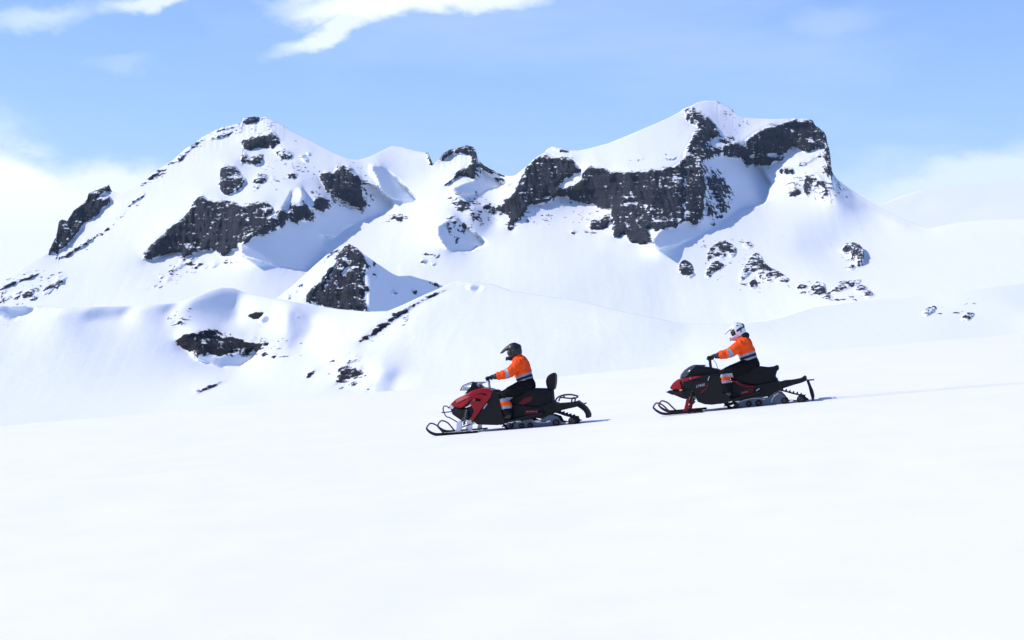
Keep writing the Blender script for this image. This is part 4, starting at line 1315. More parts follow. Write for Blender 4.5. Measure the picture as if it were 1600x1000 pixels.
    for s in (-1, 1):
        ski = make_ski(fr, root, tip, simple('dark_red_loop', (.10, .028, .034), .5) if s < 0 else bpy.data.materials['dark_red_loop'], s * .52)
        finish(prism_bm(fr.xz([(296, 842), (316, 800), (318, 760), (338, 735), (356, 738), (360, 790), (352, 812), (380, 838)], -.52), .028, .008, yc=s * .52), 'spindle', FROST, root)
        finish(prism_bm(fr.xz([(380, 838), (402, 812), (420, 770), (440, 775), (440, 815), (470, 832)], -.50), .022, .006, yc=s * .50), 'ski_saddle', FROST, root)
        for (a, b), (c, d) in (((345, 745), (430, 715)), ((350, 790), (432, 765)), ((345, 748), (392, 700))):
            p0 = fr.p(a, b, -.50); p1 = fr.p(c, d, -.20)
            finish(tube_bm([(p0[0], s * .50, p0[2]), (p1[0] - .02, s * .18, p1[2])], .013, 7), 'control_arm', ALU, root, True)
        p0 = fr.p(372, 770, -.47); p1 = fr.p(402, 640, -.30)
        sh = finish(tube_bm([(p0[0], s * .45, p0[2]), (p1[0], s * .30, p1[2])], .018, 8), 'shock_absorber', STEEL, root, True)
        # spring coils
        A, B = Vector((p0[0], s * .45, p0[2])), Vector((p1[0], s * .30, p1[2])); ax = (B - A).normalized()
        n1 = ax.orthogonal().normalized(); n2 = ax.cross(n1)
        finish(tube_bm([A.lerp(B, .12 + .76 * k / 60) + n1 * (.036 * math.cos(k * .63)) + n2 * (.036 * math.sin(k * .63)) for k in range(61)], .007, 5, smooth=0), 'spring', RAIL, sh, True)
    return fr, root


# ------------------------------------------------------------------ black sled
def build_black_sled():
    fr = Frame(1148, math.atan(.100), (1000.0, 480.0, 5.32), -.012)
    root = fr.root('snowmobile')
    tag(root, 'black snowmobile with red nose and no backrest, ridden by the white-helmeted rider', 'snowmobile', 'snowmobiles crossing the snow')
    bodyw = lerp_w(fr, [(210, .12), (260, .20), (340, .32), (450, .41), (720, .42), (1000, .30), (1150, .24)])
    finish(prism_bm(fr.xz([(236, 706), (262, 690), (350, 690), (440, 612), (560, 606), (660, 560), (680, 620), (700, 720), (760, 750), (755, 790), (600, 812), (540, 808), (480, 788),
                           (455, 740), (420, 735), (385, 768), (340, 758), (252, 726)], -.34), lambda x, z: bodyw(x, z) - .06, .02), 'belly_pan', BLACK, root)
    hood = finish(prism_bm(fr.xz([(246, 668), (272, 632), (312, 602), (350, 594), (420, 578), (560, 560), (668, 540), (672, 600), (560, 640), (450, 636), (372, 660), (345, 690), (300, 690), (256, 690)], -.36),
                           lambda x, z: bodyw(x, z) - .012, .03, 3), 'hood', GLOSSBLACK, root, True, 50)
    finish(prism_bm(fr.xz([(240, 672), (270, 631), (310, 600), (346, 596), (330, 628), (345, 655), (340, 684), (300, 680), (258, 690)], -.30), lambda x, z: bodyw(x, z) + .004, .02, 2), 'nose_fairing', RED, root, True, 50)
    finish(prism_bm(fr.xz([(338, 602), (400, 584), (470, 572), (520, 574), (470, 590), (402, 612), (352, 640)], -.36), lambda x, z: bodyw(x, z) + .002, .006), 'hood_red_reflection', RED, root)  # red reflection on the black hood, painted as a strip
    finish(prism_bm(fr.xz([(322, 688), (345, 680), (352, 690), (330, 700)], -.33), lambda x, z: bodyw(x, z) + .006, .004), 'marker_light', LENS, root)
    finish(prism_bm(fr.xz([(208, 708), (236, 694), (300, 694), (345, 700), (330, 735), (262, 730)], -.22), lambda x, z: bodyw(x, z) * .8, .014), 'front_bumper', BLACK, root)
    # windshield and cowl
    ws = bmesh.new()
    prof = fr.xz([(330, 590), (338, 562), (366, 525), (405, 496), (446, 478)], 0)
    rows = []
    for i, (x, z) in enumerate(prof):
        w = .20 + .03 * i / 4
        rows.append([ws.verts.new((x + .24 * (k / 6) ** 2, sgn * w * (k / 6), z - .03 * (k / 6) ** 2)) for sgn, ks in ((-1, range(6, 0, -1)), (1, range(0, 7))) for k in ks])
    for a, b in zip(rows, rows[1:]):
        for k in range(len(a) - 1): ws.faces.new((a[k], a[k + 1], b[k + 1], b[k]))
    wso = finish(ws, 'windshield', SMOKE, root, True)
    md = wso.modifiers.new('thick', 'SOLIDIFY'); md.thickness = .004
    finish(prism_bm(fr.xz([(350, 592), (390, 560), (425, 512), (462, 480), (500, 490), (560, 500), (650, 517), (672, 532), (664, 580), (560, 600), (440, 604)], -.22),
                    lambda x, z: .24, .03, 3), 'dashboard_cowl', BLACK, root, True, 50)
    finish(prism_bm(fr.xz([(345, 612), (372, 598), (420, 588), (428, 594), (380, 606), (352, 622)], -.33), lambda x, z: bodyw(x, z) - .002, .003), 'cowl_trim', ALU, root)
    for s in (-1, 1):
        pn = finish(prism_bm(fr.xz([(352, 622), (440, 604), (560, 606), (650, 570), (674, 590), (684, 640), (692, 712), (756, 752), (752, 784), (600, 810), (540, 806), (484, 786), (446, 706), (392, 668)], -.41),
                             .022, .01, yc=s * .402), 'side_panel', GLOSSBLACK, root)
        finish(prism_bm(fr.xz([(560, 606), (574, 572), (580, 574), (568, 612)], -.43), .003, 0, yc=s * .427), 'panel_strap', ALU, pn)
        q = fr.p(502, 652, s * .4265)
        text_mesh('lettering', 'LYNX', .068, WHITEINK, pn, (q[0], s * .4265, q[2]), (R(90), R(-8), 0) if s < 0 else (R(90), R(8), R(180)))
        finish(prism_bm(fr.xz([(548, 664), (562, 636), (572, 634), (558, 668)], -.43), .0015, 0, yc=s * .4262), 'reflection_slash', DARKRED, pn)  # red reflection beside the letters, put in as dark red colour
        finish(prism_bm(fr.xz([(498, 712), (520, 690), (552, 668), (560, 676), (528, 702), (506, 722)], -.43), .0015, 0, yc=s * .4262), 'reflection_stripe', DARKRED, pn)  # painted dark red streak standing for a reflection in the gloss
    # steering
    finish(tube_bm([fr.p(590, 510, 0), fr.p(584, 470, 0), fr.p(580, 432, 0)], .028, 8), 'steering_post', STEEL, root, True)
    bar = finish(tube_bm([fr.p(572, 420, -.40), fr.p(575, 424, -.24), fr.p(582, 440, -.07), fr.p(582, 440, .07), fr.p(575, 424, .24), fr.p(572, 420, .40)], .012, 8), 'handlebar', STEEL, root, True)
    for s in (-1, 1):
        finish(tube_bm([fr.p(573, 421, s * .28), fr.p(572, 420, s * .42)], .019, 8), 'grip', RUBBER, bar, True)
        finish(tube_bm([fr.p(568, 424, s * .25), fr.p(556, 432, s * .30), fr.p(556, 436, s * .42)], .008, 6), 'brake_lever', STEEL, bar, True)
        finish(prism_bm(fr.xz([(562, 420), (572, 404), (600, 410), (596, 440), (570, 446)], -.3), .03, .004, yc=s * .24), 'switch_block', BLACK, bar)
    finish(tube_bm([fr.p(612, 440, -.2), fr.p(632, 466, -.16), fr.p(646, 512, -.10)], .006, 6), 'brake_cable', STEEL, bar, True)
    # seat
    seat = finish(prism_bm(fr.xz([(676, 560), (740, 545), (850, 505), (975, 490), (1060, 500), (1108, 494), (1130, 482), (1150, 489), (1150, 522), (1134, 532), (1122, 580), (1142, 598), (1142, 628),
                                  (1060, 664), (900, 640), (780, 610)], -.19), .19, .03, 3), 'seat', VINYL, root, True, 50)
    tun = finish(prism_bm(fr.xz([(670, 640), (780, 620), (950, 650), (1140, 612), (1160, 622), (1200, 610), (1262, 606), (1335, 592), (1362, 572), (1380, 578), (1384, 598), (1384, 612), (1340, 630), (1280, 646), (1200, 672),
                                 (1120, 708), (1068, 748), (1040, 738), (960, 742), (860, 770), (790, 805), (745, 820), (690, 800)], -.24), .235, .012), 'tunnel', BLACK, root)
    for s in (-1, 1):
        finish(tube_bm([fr.p(752, 604, s * .245), fr.p(800, 624, s * .245), fr.p(870, 656, s * .245), fr.p(945, 660, s * .245)], .018, 7), 'frame_tube', RED, tun, True)
        finish(prism_bm(fr.xz([(640, 792), (700, 780), (800, 755), (1000, 700), (1004, 716), (900, 742), (760, 786), (660, 806)], -.40), .085, .006, yc=s * .325), 'running_board', BLACK, root)
        pl = finish(prism_bm(fr.xz([(832, 702), (942, 672), (952, 718), (858, 750), (838, 745)], -.25), .004, .001, yc=s * .241), 'tunnel_decal', DARKRED, tun)
        for (a, b, n_, w, h) in ((852, 712, 4, .022, .020), (872, 736, 3, .012, .008)):
            for k in range(n_):
                q = fr.p(a + k * w * 560, b - k * w * 150, s * .246)
                finish(prism_bm([(q[0] - w / 2, q[2] - h * .6), (q[0] + w / 2.6, q[2] - h * .3), (q[0] + w / 2, q[2] + h * .6), (q[0] - w / 3, q[2] + h * .5)], .001, 0, yc=s * .2465), 'lettering', PINKINK, pl)
        finish(prism_bm(fr.xz([(962, 690), (990, 672), (996, 680), (968, 700)], -.25), .003, 0, yc=s * .240), 'bracket', ALU, tun)
    rb = bmesh.new()
    for s in (-1, 1):
        tube_bm([fr.p(a, b, s * .20) for a, b in ((1330, 604), (1390, 606), (1440, 603))], .014, 7, rb)
    tube_bm([fr.p(1440, 603, -.20), fr.p(1446, 603, 0), fr.p(1440, 603, .20)], .014, 7, rb)
    finish(rb, 'rear_bumper', STEEL, root, True)
    finish(prism_bm(fr.xz([(1352, 588), (1366, 566), (1380, 574), (1376, 594)], -.1), .10, .006), 'tail_light', DARKRED, root)
    finish(prism_bm(fr.xz([(1384, 616), (1402, 614), (1420, 660), (1438, 698), (1447, 740), (1444, 776), (1430, 776), (1412, 712), (1400, 660)], -.2), .20, .006), 'snow_flap', RUBBER, root)
    loop = fr.xz([(690, 790), (720, 826), (790, 846), (900, 838), (1050, 825), (1200, 810), (1340, 796), (1384, 765), (1345, 735), (1270, 716), (1160, 690), (1000, 690), (850, 720), (740, 750)], -.19)
    make_track(fr, root, loop)
    for s in (-1, 1):
        finish(prism_bm(fr.xz([(760, 832), (800, 800), (850, 772), (960, 745), (1030, 740), (1062, 752), (1100, 720), (1128, 700), (1172, 708), (1206, 742), (1216, 775), (1290, 778), (1350, 776), (1346, 790),
                               (1200, 805), (860, 836)], -.21), .012, .004, yc=s * .212), 'slide_rail', RAIL, root)
        finish(tube_bm([fr.p(780, 812, s * .235), fr.p(860, 775, s * .235), fr.p(960, 756, s * .235), fr.p(1040, 768, s * .235)], .012, 7), 'suspension_arm', ALU, root, True)
        finish(tube_bm([fr.p(1090, 790, s * .235), fr.p(1110, 745, s * .235), fr.p(1150, 716, s * .235)], .013, 7), 'suspension_arm', ALU, root, True)
    for a, b, r in ((800, 815, .042), (905, 802, .055), (986, 796, .060), (1200, 778, .062), (1338, 765, .080)):
        for s in (-1, 1):
            c = fr.p(a, b, -.23)
            make_wheel('idler_wheel', root, (c[0], s * .245, c[2]), r, .02)
    tip = {'plank': [(108, 842), (140, 872), (196, 896), (280, 892), (350, 886), (520, 872)], 'loop': [(112, 842), (112, 828), (130, 800), (152, 798), (190, 815), (222, 846), (268, 888)]}
    for s in (-1, 1):
        make_ski(fr, root, tip, bpy.data.materials['dark_red_loop'], s * .52)
        finish(prism_bm(fr.xz([(352, 880), (366, 850), (378, 800), (384, 766), (412, 768), (402, 820), (394, 870), (420, 884)], -.52), .026, .008, yc=s * .52), 'spindle', RED, root)
        for (a, b), (c, d) in (((392, 790), (450, 745)), ((385, 840), (452, 790)), ((395, 770), (440, 715))):
            p0 = fr.p(a, b, -.50); p1 = fr.p(c, d, -.20)
            finish(tube_bm([(p0[0], s * .50, p0[2]), (p1[0] - .02, s * .18, p1[2])], .014, 7), 'control_arm', DARKRED if (a, b) != (392, 790) else STEEL, root, True)
        p0 = fr.p(412, 800, -.47); p1 = fr.p(440, 690, -.30)
        sh = finish(tube_bm([(p0[0], s * .45, p0[2]), (p1[0], s * .30, p1[2])], .018, 8), 'shock_absorber', STEEL, root, True)
        A, B = Vector((p0[0], s * .45, p0[2])), Vector((p1[0], s * .30, p1[2])); ax = (B - A).normalized()
        n1 = ax.orthogonal().normalized(); n2 = ax.cross(n1)
        finish(tube_bm([A.lerp(B, .12 + .76 * k / 60) + n1 * (.034 * math.cos(k * .63)) + n2 * (.034 * math.sin(k * .63)) for k in range(61)], .007, 5, smooth=0), 'spring', STEEL, sh, True)
    return fr, root


def packed_snow(fr, root, spots, seed):
    """snow caked on the running gear"""
    rng = random.Random(seed)
    for a, b, y, r in spots:
        bm = bmesh.new()
        c = fr.p(a, b, y)
        for k in range(7):
            ball_bm((c[0] + rng.uniform(-1.6, 1.6) * r, y + rng.uniform(-.6, .6) * r, c[2] + rng.uniform(-.3, .3) * r), (r * rng.uniform(.6, 1.2), r * rng.uniform(.5, .9), r * rng.uniform(.35, .6)), bm, 8, 6)
        link('packed_snow', remesh(bm, .008, 'packed_snow', 2), FROST_SNOW, root)


FROST_SNOW = simple('caked_snow', (0.86, 0.89, 0.93), .8, bump=.5, bscale=60, vary=.03)
FR_RED, RED_SLED = build_red_sled()
packed_snow(FR_RED, RED_SLED, [(735, 748, -.30, .030), (800, 742, -.24, .026), (955, 738, -.24, .030), (1030, 742, -.24, .024), (360, 832, -.52, .034), (430, 824, -.50, .034), (1180, 752, -.23, .02), (700, 762, -.40, .022)], 4)
FR_BLACK, BLACK_SLED = build_black_sled()
packed_snow(FR_BLACK, BLACK_SLED, [(812, 782, -.26, .022), (1040, 748, -.24, .028), (1260, 780, -.23, .022), (420, 872, -.52, .026), (750, 786, -.40, .022)], 9)

# ------------------------------------------------------------------ riders
def build_rider(fr, J, look):
    """J: traced joints in the sled's zoom pixels; look: colours and label"""
    seat = fr.p(*J['pelvis'], 0)
    o = Vector((seat[0], 0, seat[2] - .14))
    root = fr.root('person', o)
    tag(root, look['label'], 'person', 'riders on the snowmobiles')

    def p(k, y=0.0, dx=0, dz=0):
        a = J[k] if isinstance(k, str) else k
        q = fr.p(a[0], a[1], y)
        return (q[0] - o.x + dx, y, q[2] - o.z + dz)
    pel, low, mid, che, nck = (p(k) for k in ('pelvis', 'waist', 'belly', 'chest', 'neck'))
    head = p('head')
    sh = J['y']
    # --- the body: one continuous figure under the clothes
    b = bmesh.new()
    tube_bm([pel, low, mid, che, nck], [(.155, .115), (.150, .105), (.155, .110), (.165, .115), (.060, .062)], 16, b)
    tube_bm([nck, tuple(np.array(nck) * .4 + np.array(head) * .6), head], [.058, .056, .06], 12, b)
    ball_bm(head, (.098, .078, .118), b)
    ball_bm((head[0] - .098, 0, head[2] - .012), (.020, .014, .022), b)            # nose
    ball_bm((head[0] - .070, 0, head[2] - .085), (.030, .032, .022), b)            # chin
    for s in (-1, 1):
        ball_bm((head[0] + .01, s * .080, head[2] - .01), (.020, .010, .032), b)   # ears
        shd, elb, wri = p('shoulder', s * sh), p('elbow', s * (sh + .10)), p('wrist', s * (sh + .14))
        tube_bm([(che[0], s * .08, che[2] + .03), shd, elb, wri], [.07, .058, .043, .032], 12, b)
        hip, kne, ank, toe = p('hip', s * .10), p('knee', s * .30), p('ankle', s * .345), p('toe', s * .35)
        tube_bm([(pel[0], s * .05, pel[2]), hip, kne, ank], [.09, .092, .060, .042], 12, b)
        tube_bm([ank, tuple((np.array(ank) + np.array(toe)) / 2 - np.array([0, 0, .02])), toe], [.042, .040, .028], 10, b)
    link('body', remesh(b, .014, 'body', 4), SKIN, root)
    # --- jacket with bands
    b = bmesh.new()
    tube_bm([low, mid, che, nck], [(.205, .150), J['belly_r'], J['chest_r'], (.105, .100)], 20, b)
    ax = (Vector(nck) - Vector(pel)).normalized()
    tube_bm([p((J['chest'][0], J['chest'][1]), -sh - .02, 0, .03), p('chest', 0, .02, .05), p((J['chest'][0], J['chest'][1]), sh + .02, 0, .03)], [.085, .115, .085], 14, b)
    arms = {}
    for s in (-1, 1):
        shd, elb, wri = p('shoulder', s * sh), p('elbow', s * (sh + .10)), p('wrist', s * (sh + .14))
        arms[s] = (Vector(shd), Vector(elb), Vector(wri))
        tube_bm([(che[0], s * .1, che[2]), shd, elb, tuple(np.array(elb) * .15 + np.array(wri) * .85)], [.11, .098, .086, .064], 14, b)
    me = remesh(b, .011, 'jacket', 5)
    rng = np.random.RandomState(look['seed'])
    # folds of the cloth
    co = np.zeros(len(me.vertices) * 3); me.vertices.foreach_get('co', co); co = co.reshape(-1, 3)
    no = np.zeros(len(me.vertices) * 3); me.vertices.foreach_get('normal', no); no = no.reshape(-1, 3)
    f = fbm(co[:, 0] * 9 + co[:, 1] * 4 + look['seed'], co[:, 2] * 7 - co[:, 1] * 5, 3, .5, True)
    co = co + no * (f[:, None] * .024)
    me.vertices.foreach_set('co', co.ravel())
    pelv = Vector(pel)
    tags = []
    for q in me.polygons:
        c = q.center
        a = (c - pelv).dot(ax)
        S = arms[-1 if c.y < 0 else 1]
        # on a sleeve?
        best, tpos = 9, 0
        for i, (u, v) in enumerate(((S[0], S[1]), (S[1], S[2]))):
            d = v - u; t = max(0, min(1, (c - u).dot(d) / d.length_squared)); ds = (c - (u + d * t)).length
            if ds < best: best, tpos = ds, i + t
        core = math.hypot((c - (pelv + ax * a)).length, 0)
        sleeve = best < .125 and abs(c.y) > sh - .03 and tpos > .45
        if sleeve: tags.append(('reflective_sleeve_band%d' % (c.y < 0)) if J['band'][0] < tpos < J['band'][1] else 'jacket')
        elif a < J['tor'][0]: tags.append('jacket_hem')
        elif a < J['tor'][1]: tags.append('reflective_band')
        elif a < J['tor'][2]: tags.append('navy_panel')
        elif a < J['tor'][3]: tags.append('reflective_chest_band')
        else: tags.append('jacket')
    parts = split_mesh(me, tags)
    jk = link('jacket', parts['jacket'], ORANGE, root)
    for t, m in parts.items():
        if t != 'jacket':
            link('reflective_band' if t.startswith('reflective') else t, m,
                 {'jacket_hem': DARKFAB, 'navy_panel': NAVY}.get(t, REFLECT), jk)
    if look['hood']:
        finish(tube_bm([p('nape', -.09, -.04, -.02), p('nape', -.05, .03, .0), p('nape', .05, .03, .0), p('nape', .09, -.04, -.02)], [.05, .066, .066, .05], 12), 'collar', NAVY, jk, True, 80)
    else:
        finish(tube_bm([p('nape', -.085, -.05, -.02), p('nape', -.045, .01, .0), p('nape', .045, .01, .0), p('nape', .085, -.05, -.02)], [.03, .036, .036, .03], 12), 'collar', ORANGE, jk, True, 80)
    # --- trousers
    b = bmesh.new()
    tube_bm([p('pelvis', 0, 0, -.05), pel, low], [(.185, .150), (.200, .165), (.190, .150)], 18, b)
    legs = {}
    for s in (-1, 1):
        hip, kne, ank = p('hip', s * .11), p('knee', s * .30), p('ankle', s * .345)
        legs[s] = (Vector(kne), Vector(ank))
        tube_bm([(pel[0], s * .06, pel[2]), hip, kne, tuple(np.array(kne) * .5 + np.array(ank) * .5), ank], [.14, .138, .108, .105, .088], 14, b)
    me = remesh(b, .012, 'trousers', 5)
    co = np.zeros(len(me.vertices) * 3); me.vertices.foreach_get('co', co); co = co.reshape(-1, 3)
    no = np.zeros(len(me.vertices) * 3); me.vertices.foreach_get('normal', no); no = no.reshape(-1, 3)
    f = fbm(co[:, 0] * 8 - co[:, 1] * 3 + 5, co[:, 2] * 8 + co[:, 1] * 4 + look['seed'], 3, .5, True)
    co = co + no * (f[:, None] * .014)
    me.vertices.foreach_set('co', co.ravel())
    tags = []
    for q in me.polygons:
        c = q.center; K, A = legs[-1 if c.y < 0 else 1]
        d = A - K; t = (c - K).dot(d) / d.length_squared
        w = (c - (K + d * max(0, min(1, t)))).length
        b0, b1, b2, b3 = J['shin']
        if w > .16 or t < b0 or t > b3: tags.append('trousers')
        elif t < b1 or t > b2: tags.append('band%d%d' % (t > b1, c.y < 0))
        else: tags.append('orange_panel%d' % (c.y < 0))
    parts = split_mesh(me, tags)
    tr = link('trousers', parts['trousers'], DARKFAB, root)
    for t, m in parts.items():
        if t != 'trousers': link('reflective_band' if t[0] == 'b' else 'orange_panel', m, ORANGE if t[0] == 'o' else REFLECT, tr)
    # --- boots and gloves
    for s in (-1, 1):
        ank, toe = p('ankle', s * .345), p('toe', s * .35)
        b = bmesh.new()
        tube_bm([(ank[0] + .01, ank[1], ank[2] + .13), (ank[0] + .012, ank[1], ank[2] + .02), (ank[0] + .02, ank[1], ank[2] - .06)], [.072, .068, .064], 12, b)
        tube_bm([(ank[0] + .055, ank[1], ank[2] - .055), (ank[0] - .05, ank[1], ank[2] - .045), (toe[0] + .06, toe[1], toe[2] + .0), (toe[0], toe[1], toe[2] - .012)],
                [(.046, .046), (.052, .058), (.050, .046), (.036, .030)], 12, b)
        bt = link('boot', remesh(b, .010, 'boot', 3), look['boot'], root)
        finish(prism_bm([(ank[0] + .10, ank[2] - .118), (ank[0] + .10, ank[2] - .094), (toe[0] - .03, toe[2] - .026), (toe[0] - .035, toe[2] - .052)], .05, .006, yc=ank[1]), 'sole', RUBBER, bt)
        wri, grp = Vector(p('wrist', s * (sh + .14))), Vector(p('grip', s * .35))
        elb = Vector(p('elbow', s * (sh + .10)))
        b = bmesh.new()
        fw = (grp - wri).normalized()
        kn = grp - fw * .045 + Vector((0, 0, .026))
        tube_bm([tuple(wri + (elb - wri) * .22), tuple(wri), tuple(wri + fw * .05)], [.066, .058, .042], 12, b)
        tube_bm([tuple(wri + fw * .03), tuple((wri + kn) / 2 + Vector((0, 0, .012))), tuple(kn)], [(.046, .034), (.050, .030), (.048, .024)], 12, b)
        me = remesh(b, .008, 'glove', 2)
        gl = link('glove', me, LEATHER, root)
        for k, ln in enumerate((.92, 1.0, .96, .80)):                 # four fingers closed round the grip
            yy = grp.y + s * (-.036 + .026 * k)
            c0 = Vector((kn.x, yy, kn.z))
            pts = [c0, Vector((grp.x - .030 * ln, yy, grp.z + .030)), Vector((grp.x - .042 * ln, yy, grp.z - .004)), Vector((grp.x - .022, yy, grp.z - .034)), Vector((grp.x + .012, yy, grp.z - .034 * ln))]
            finish(tube_bm([tuple(q) for q in pts], [.0135, .0135, .0125, .012, .009], 8), 'finger', LEATHER, gl, True)
        th = [wri + fw * .05 + Vector((0, -s * .03, -.01)), Vector((grp.x + .022, grp.y - s * .052, grp.z + .006)), Vector((grp.x - .004, grp.y - s * .048, grp.z - .028))]
        finish(tube_bm([tuple(q) for q in th], [.016, .0145, .011], 8), 'thumb', LEATHER, gl, True)
    # --- helmet
    H = Vector(head)
    tilt = Matrix.Rotation(R(J['tilt']), 4, 'Y')
    mt = Matrix.Translation(H) @ tilt
    finish(ball_bm((H.x + .002, 0, H.z - .006), (.106, .086, .128)), 'balaclava', HELMDARK, root, True, 80)

    def hp(x, y, z): return tuple(mt @ Vector((x, y, z)))
    b = bmesh.new()
    g = bmesh.ops.create_uvsphere(b, u_segments=44, v_segments=32, radius=1.0)
    for v in g['verts']:
        c = v.co.copy()
        x = c.x * (.150 if c.x > 0 else .138); z = c.z * (.140 if c.z > 0 else .190); y = c.y * .122
        if c.z < -.15 and c.x < 0:                       # jaw runs forward to the chin bar
            k = min(1, (-c.z - .15) / .35)
            x = x * (1 + .75 * k); y *= 1 - .25 * k * (-c.x)
        v.co = Vector((x + .010, y, z + .012))

    def gone(q): return q.z < -.120 + .28 * min(0, q.x) or (q.x < -.030 and -.052 < q.z < .050)
    bmesh.ops.delete(b, geom=[f for f in b.faces if gone(f.calc_center_median())], context='FACES')
    for f in b.faces: f.tag = f.calc_center_median().x < -.012 and f.calc_center_median().z < -.040
    b2 = b.copy()
    bmesh.ops.delete(b, geom=[f for f in b.faces if f.calc_center_median().x < -.012 and f.calc_center_median().z < -.040], context='FACES')
    bmesh.ops.delete(b2, geom=[f for f in b2.faces if not (f.calc_center_median().x < -.012 and f.calc_center_median().z < -.040)], context='FACES')
    for q in (b, b2): bmesh.ops.transform(q, matrix=mt, verts=q.verts)
    hm = finish(b, 'helmet', look['shell'], root, True, 60)
    ch = finish(b2, 'chin_bar', look['chin'], hm, True, 60)
    for q in (hm, ch):
        so = q.modifiers.new('thick', 'SOLIDIFY'); so.thickness = .020; so.offset = 0
    finish(prism_bm([(-.216, -.118), (-.200, -.070), (-.178, -.072), (-.190, -.128)], .032, .006), 'mouth_vent', look['vent'], ch)
    scene.collection.objects[-1].matrix_local = mt
    # peak
    b = bmesh.new(); rows = []
    for i in range(11):
        t = i / 10
        x = .085 - .355 * t; zc = .150 + .020 * math.sin(t * math.pi) - .085 * t ** 1.5
        w = .100 - .025 * abs(t - .4) * 2
        dr = .075 * math.sin(min(1, t / .45) * math.pi / 2) * (1 - t) ** .8 + .012
        rows.append([b.verts.new(hp(x + .03 * abs(k / 4) ** 2 * t, w * k / 4, zc - dr * abs(k / 4) ** 2.4)) for k in range(-4, 5)])
    for a, c in zip(rows, rows[1:]):
        for k in range(8): b.faces.new((a[k], a[k + 1], c[k + 1], c[k]))
    pk = finish(b, 'peak', look['peak'], hm, True, 60)
    so = pk.modifiers.new('thick', 'SOLIDIFY'); so.thickness = .012
    # goggles: frame, lens, strap
    gg = tube_bm([hp(-.045, -.100, -.012), hp(-.095, -.070, -.012), hp(-.112, 0, -.010), hp(-.095, .070, -.012), hp(-.045, .100, -.012)], [(.024, .052)] * 5, 12)
    gl = finish(gg, 'goggles', look['goggle_frame'], hm, True, 60)
    finish(tube_bm([hp(-.058, -.088, -.012), hp(-.105, -.062, -.010), hp(-.124, 0, -.008), hp(-.105, .062, -.010), hp(-.058, .088, -.012)], [(.018, .036)] * 5, 12), 'lens', GOGGLE, gl, True, 60)
    for s in (-1, 1):
        finish(tube_bm([hp(-.040, s * .108, -.008), hp(.02, s * .133, -.004), hp(.09, s * .114, .006), hp(.155, s * .055, .010)], [(.004, .021)] * 4 if False else [(.006, .022)] * 4, 8), 'goggle_strap', look['strap'], hm, True, 60)
    for s in (-1, 1):                                               # side trim of the shell
        finish(prism_bm([(0, 0), (.07, .045), (.105, .04), (.06, -.01), (.02, -.02)], .004, .002), 'helmet_trim', look['trim'], hm)
        t = scene.collection.objects[-1]
        t.matrix_local = mt @ Matrix.Translation((-.02, s * .121, .05)) @ Matrix.Rotation(R(-8 * s), 4, 'Z')
    if look.get('badge'):
        for s in (-1, 1):
            q = finish(lathe_bm((0, 0, 0), [(-.004, .020), (-.004, .030), (.004, .030), (.004, .020)], 18), 'helmet_badge', HELMDARK, hm, True)
            q.matrix_local = mt @ Matrix.Translation((.062, s * .116, -.035))
    finish(prism_bm([(.118, -.02), (.176, .01), (.170, .075), (.135, .09), (.11, .03)], .05, .012), 'rear_vent', look['trim'], hm)
    scene.collection.objects[-1].matrix_local = mt
    return root


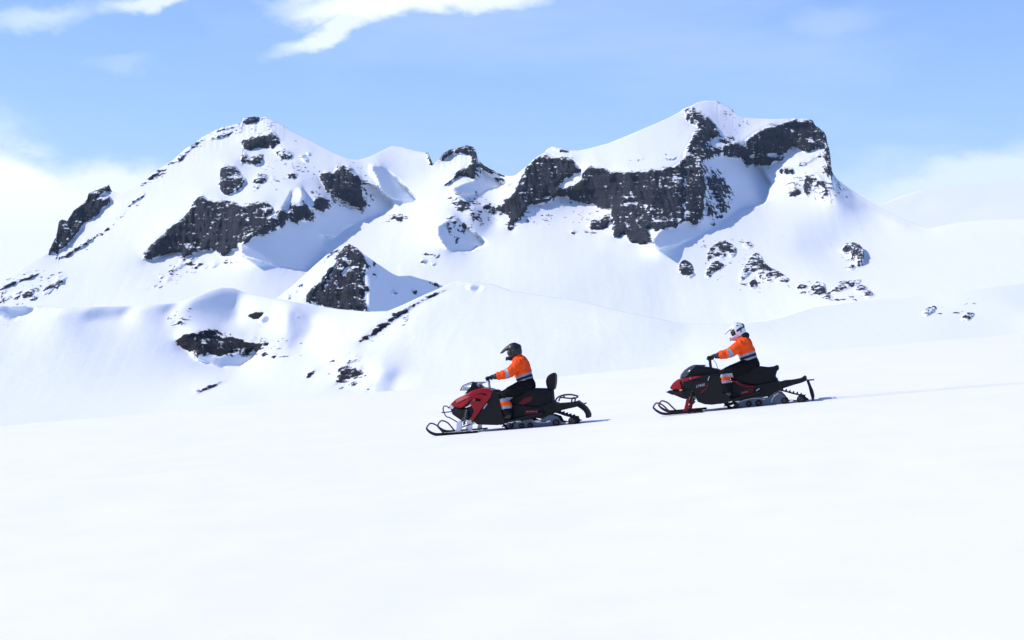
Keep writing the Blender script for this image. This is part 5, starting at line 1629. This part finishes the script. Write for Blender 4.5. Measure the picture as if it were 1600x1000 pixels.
build_rider(FR_RED, {
    'pelvis': (868, 462), 'waist': (852, 418), 'belly': (838, 370), 'chest': (818, 300), 'neck': (790, 238), 'head': (762, 192), 'nape': (808, 226),
    'shoulder': (802, 292), 'elbow': (728, 362), 'wrist': (618, 392), 'grip': (566, 408), 'hip': (850, 466), 'knee': (690, 548), 'ankle': (716, 692), 'toe': (648, 726),
    'y': .20, 'belly_r': (.205, .160), 'chest_r': (.215, .155), 'band': (1.02, 1.26), 'tor': (.095, .135, .185, .232), 'shin': (.12, .30, .52, .68), 'tilt': -18},
    dict(label='rider in orange high-visibility jacket and black peaked helmet on the red snowmobile', shell=HELMBLACK, chin=HELMDARK, peak=HELMBLACK, goggle_frame=HELMDARK,
         strap=HELMDARK, trim=HELMDARK, vent=HELMDARK, boot=BOOTM, hood=False, seed=3))
build_rider(FR_BLACK, {
    'pelvis': (922, 476), 'waist': (906, 440), 'belly': (892, 392), 'chest': (866, 318), 'neck': (842, 250), 'head': (806, 196), 'nape': (866, 238),
    'shoulder': (838, 312), 'elbow': (752, 376), 'wrist': (640, 404), 'grip': (578, 424), 'hip': (900, 486), 'knee': (704, 560), 'ankle': (722, 712), 'toe': (660, 762),
    'y': .20, 'belly_r': (.205, .155), 'chest_r': (.215, .150), 'band': (.98, 1.20), 'tor': (.095, .135, .185, .232), 'shin': (.0, .16, .36, .50), 'tilt': -22},
    dict(label='rider in orange high-visibility jacket and white and pink helmet on the black snowmobile', shell=HELMWHITE, chin=HELMPINK, peak=HELMWHITE, goggle_frame=HELMDARK,
         strap=NAVY, trim=NAVY, vent=HELMPINK, boot=TANBOOT, hood=True, seed=11, badge=True))


# ------------------------------------------------------------------ thin mountain air
def build_haze(density):
    x, y0, y1, z0, z1 = 9000.0, -120.0, 17500.0, -75.0, 760.0
    bm = bmesh.new()
    v = [bm.verts.new((a, b, c)) for a in (-x, x) for b in (y0, y1) for c in (z0, z1)]
    for f in ((0, 1, 3, 2), (4, 6, 7, 5), (0, 4, 5, 1), (2, 3, 7, 6), (0, 2, 6, 4), (1, 5, 7, 3)): bm.faces.new([v[i] for i in f])
    bmesh.ops.recalc_face_normals(bm, faces=bm.faces)
    m = bpy.data.materials.new('thin_air'); m.use_nodes = True
    N, L = m.node_tree.nodes, m.node_tree.links
    N.clear()
    out = N.new('ShaderNodeOutputMaterial'); pv = N.new('ShaderNodeVolumePrincipled')
    pv.inputs['Color'].default_value = (0.56, 0.76, 1.0, 1); pv.inputs['Density'].default_value = density
    L.new(pv.outputs[0], out.inputs['Volume'])
    me = bpy.data.meshes.new('haze'); bm.to_mesh(me); bm.free()
    o = link('haze', me, m)
    o['kind'] = 'stuff'; o['label'] = 'thin bluish air in front of the peaks'


build_haze(2.4e-5)
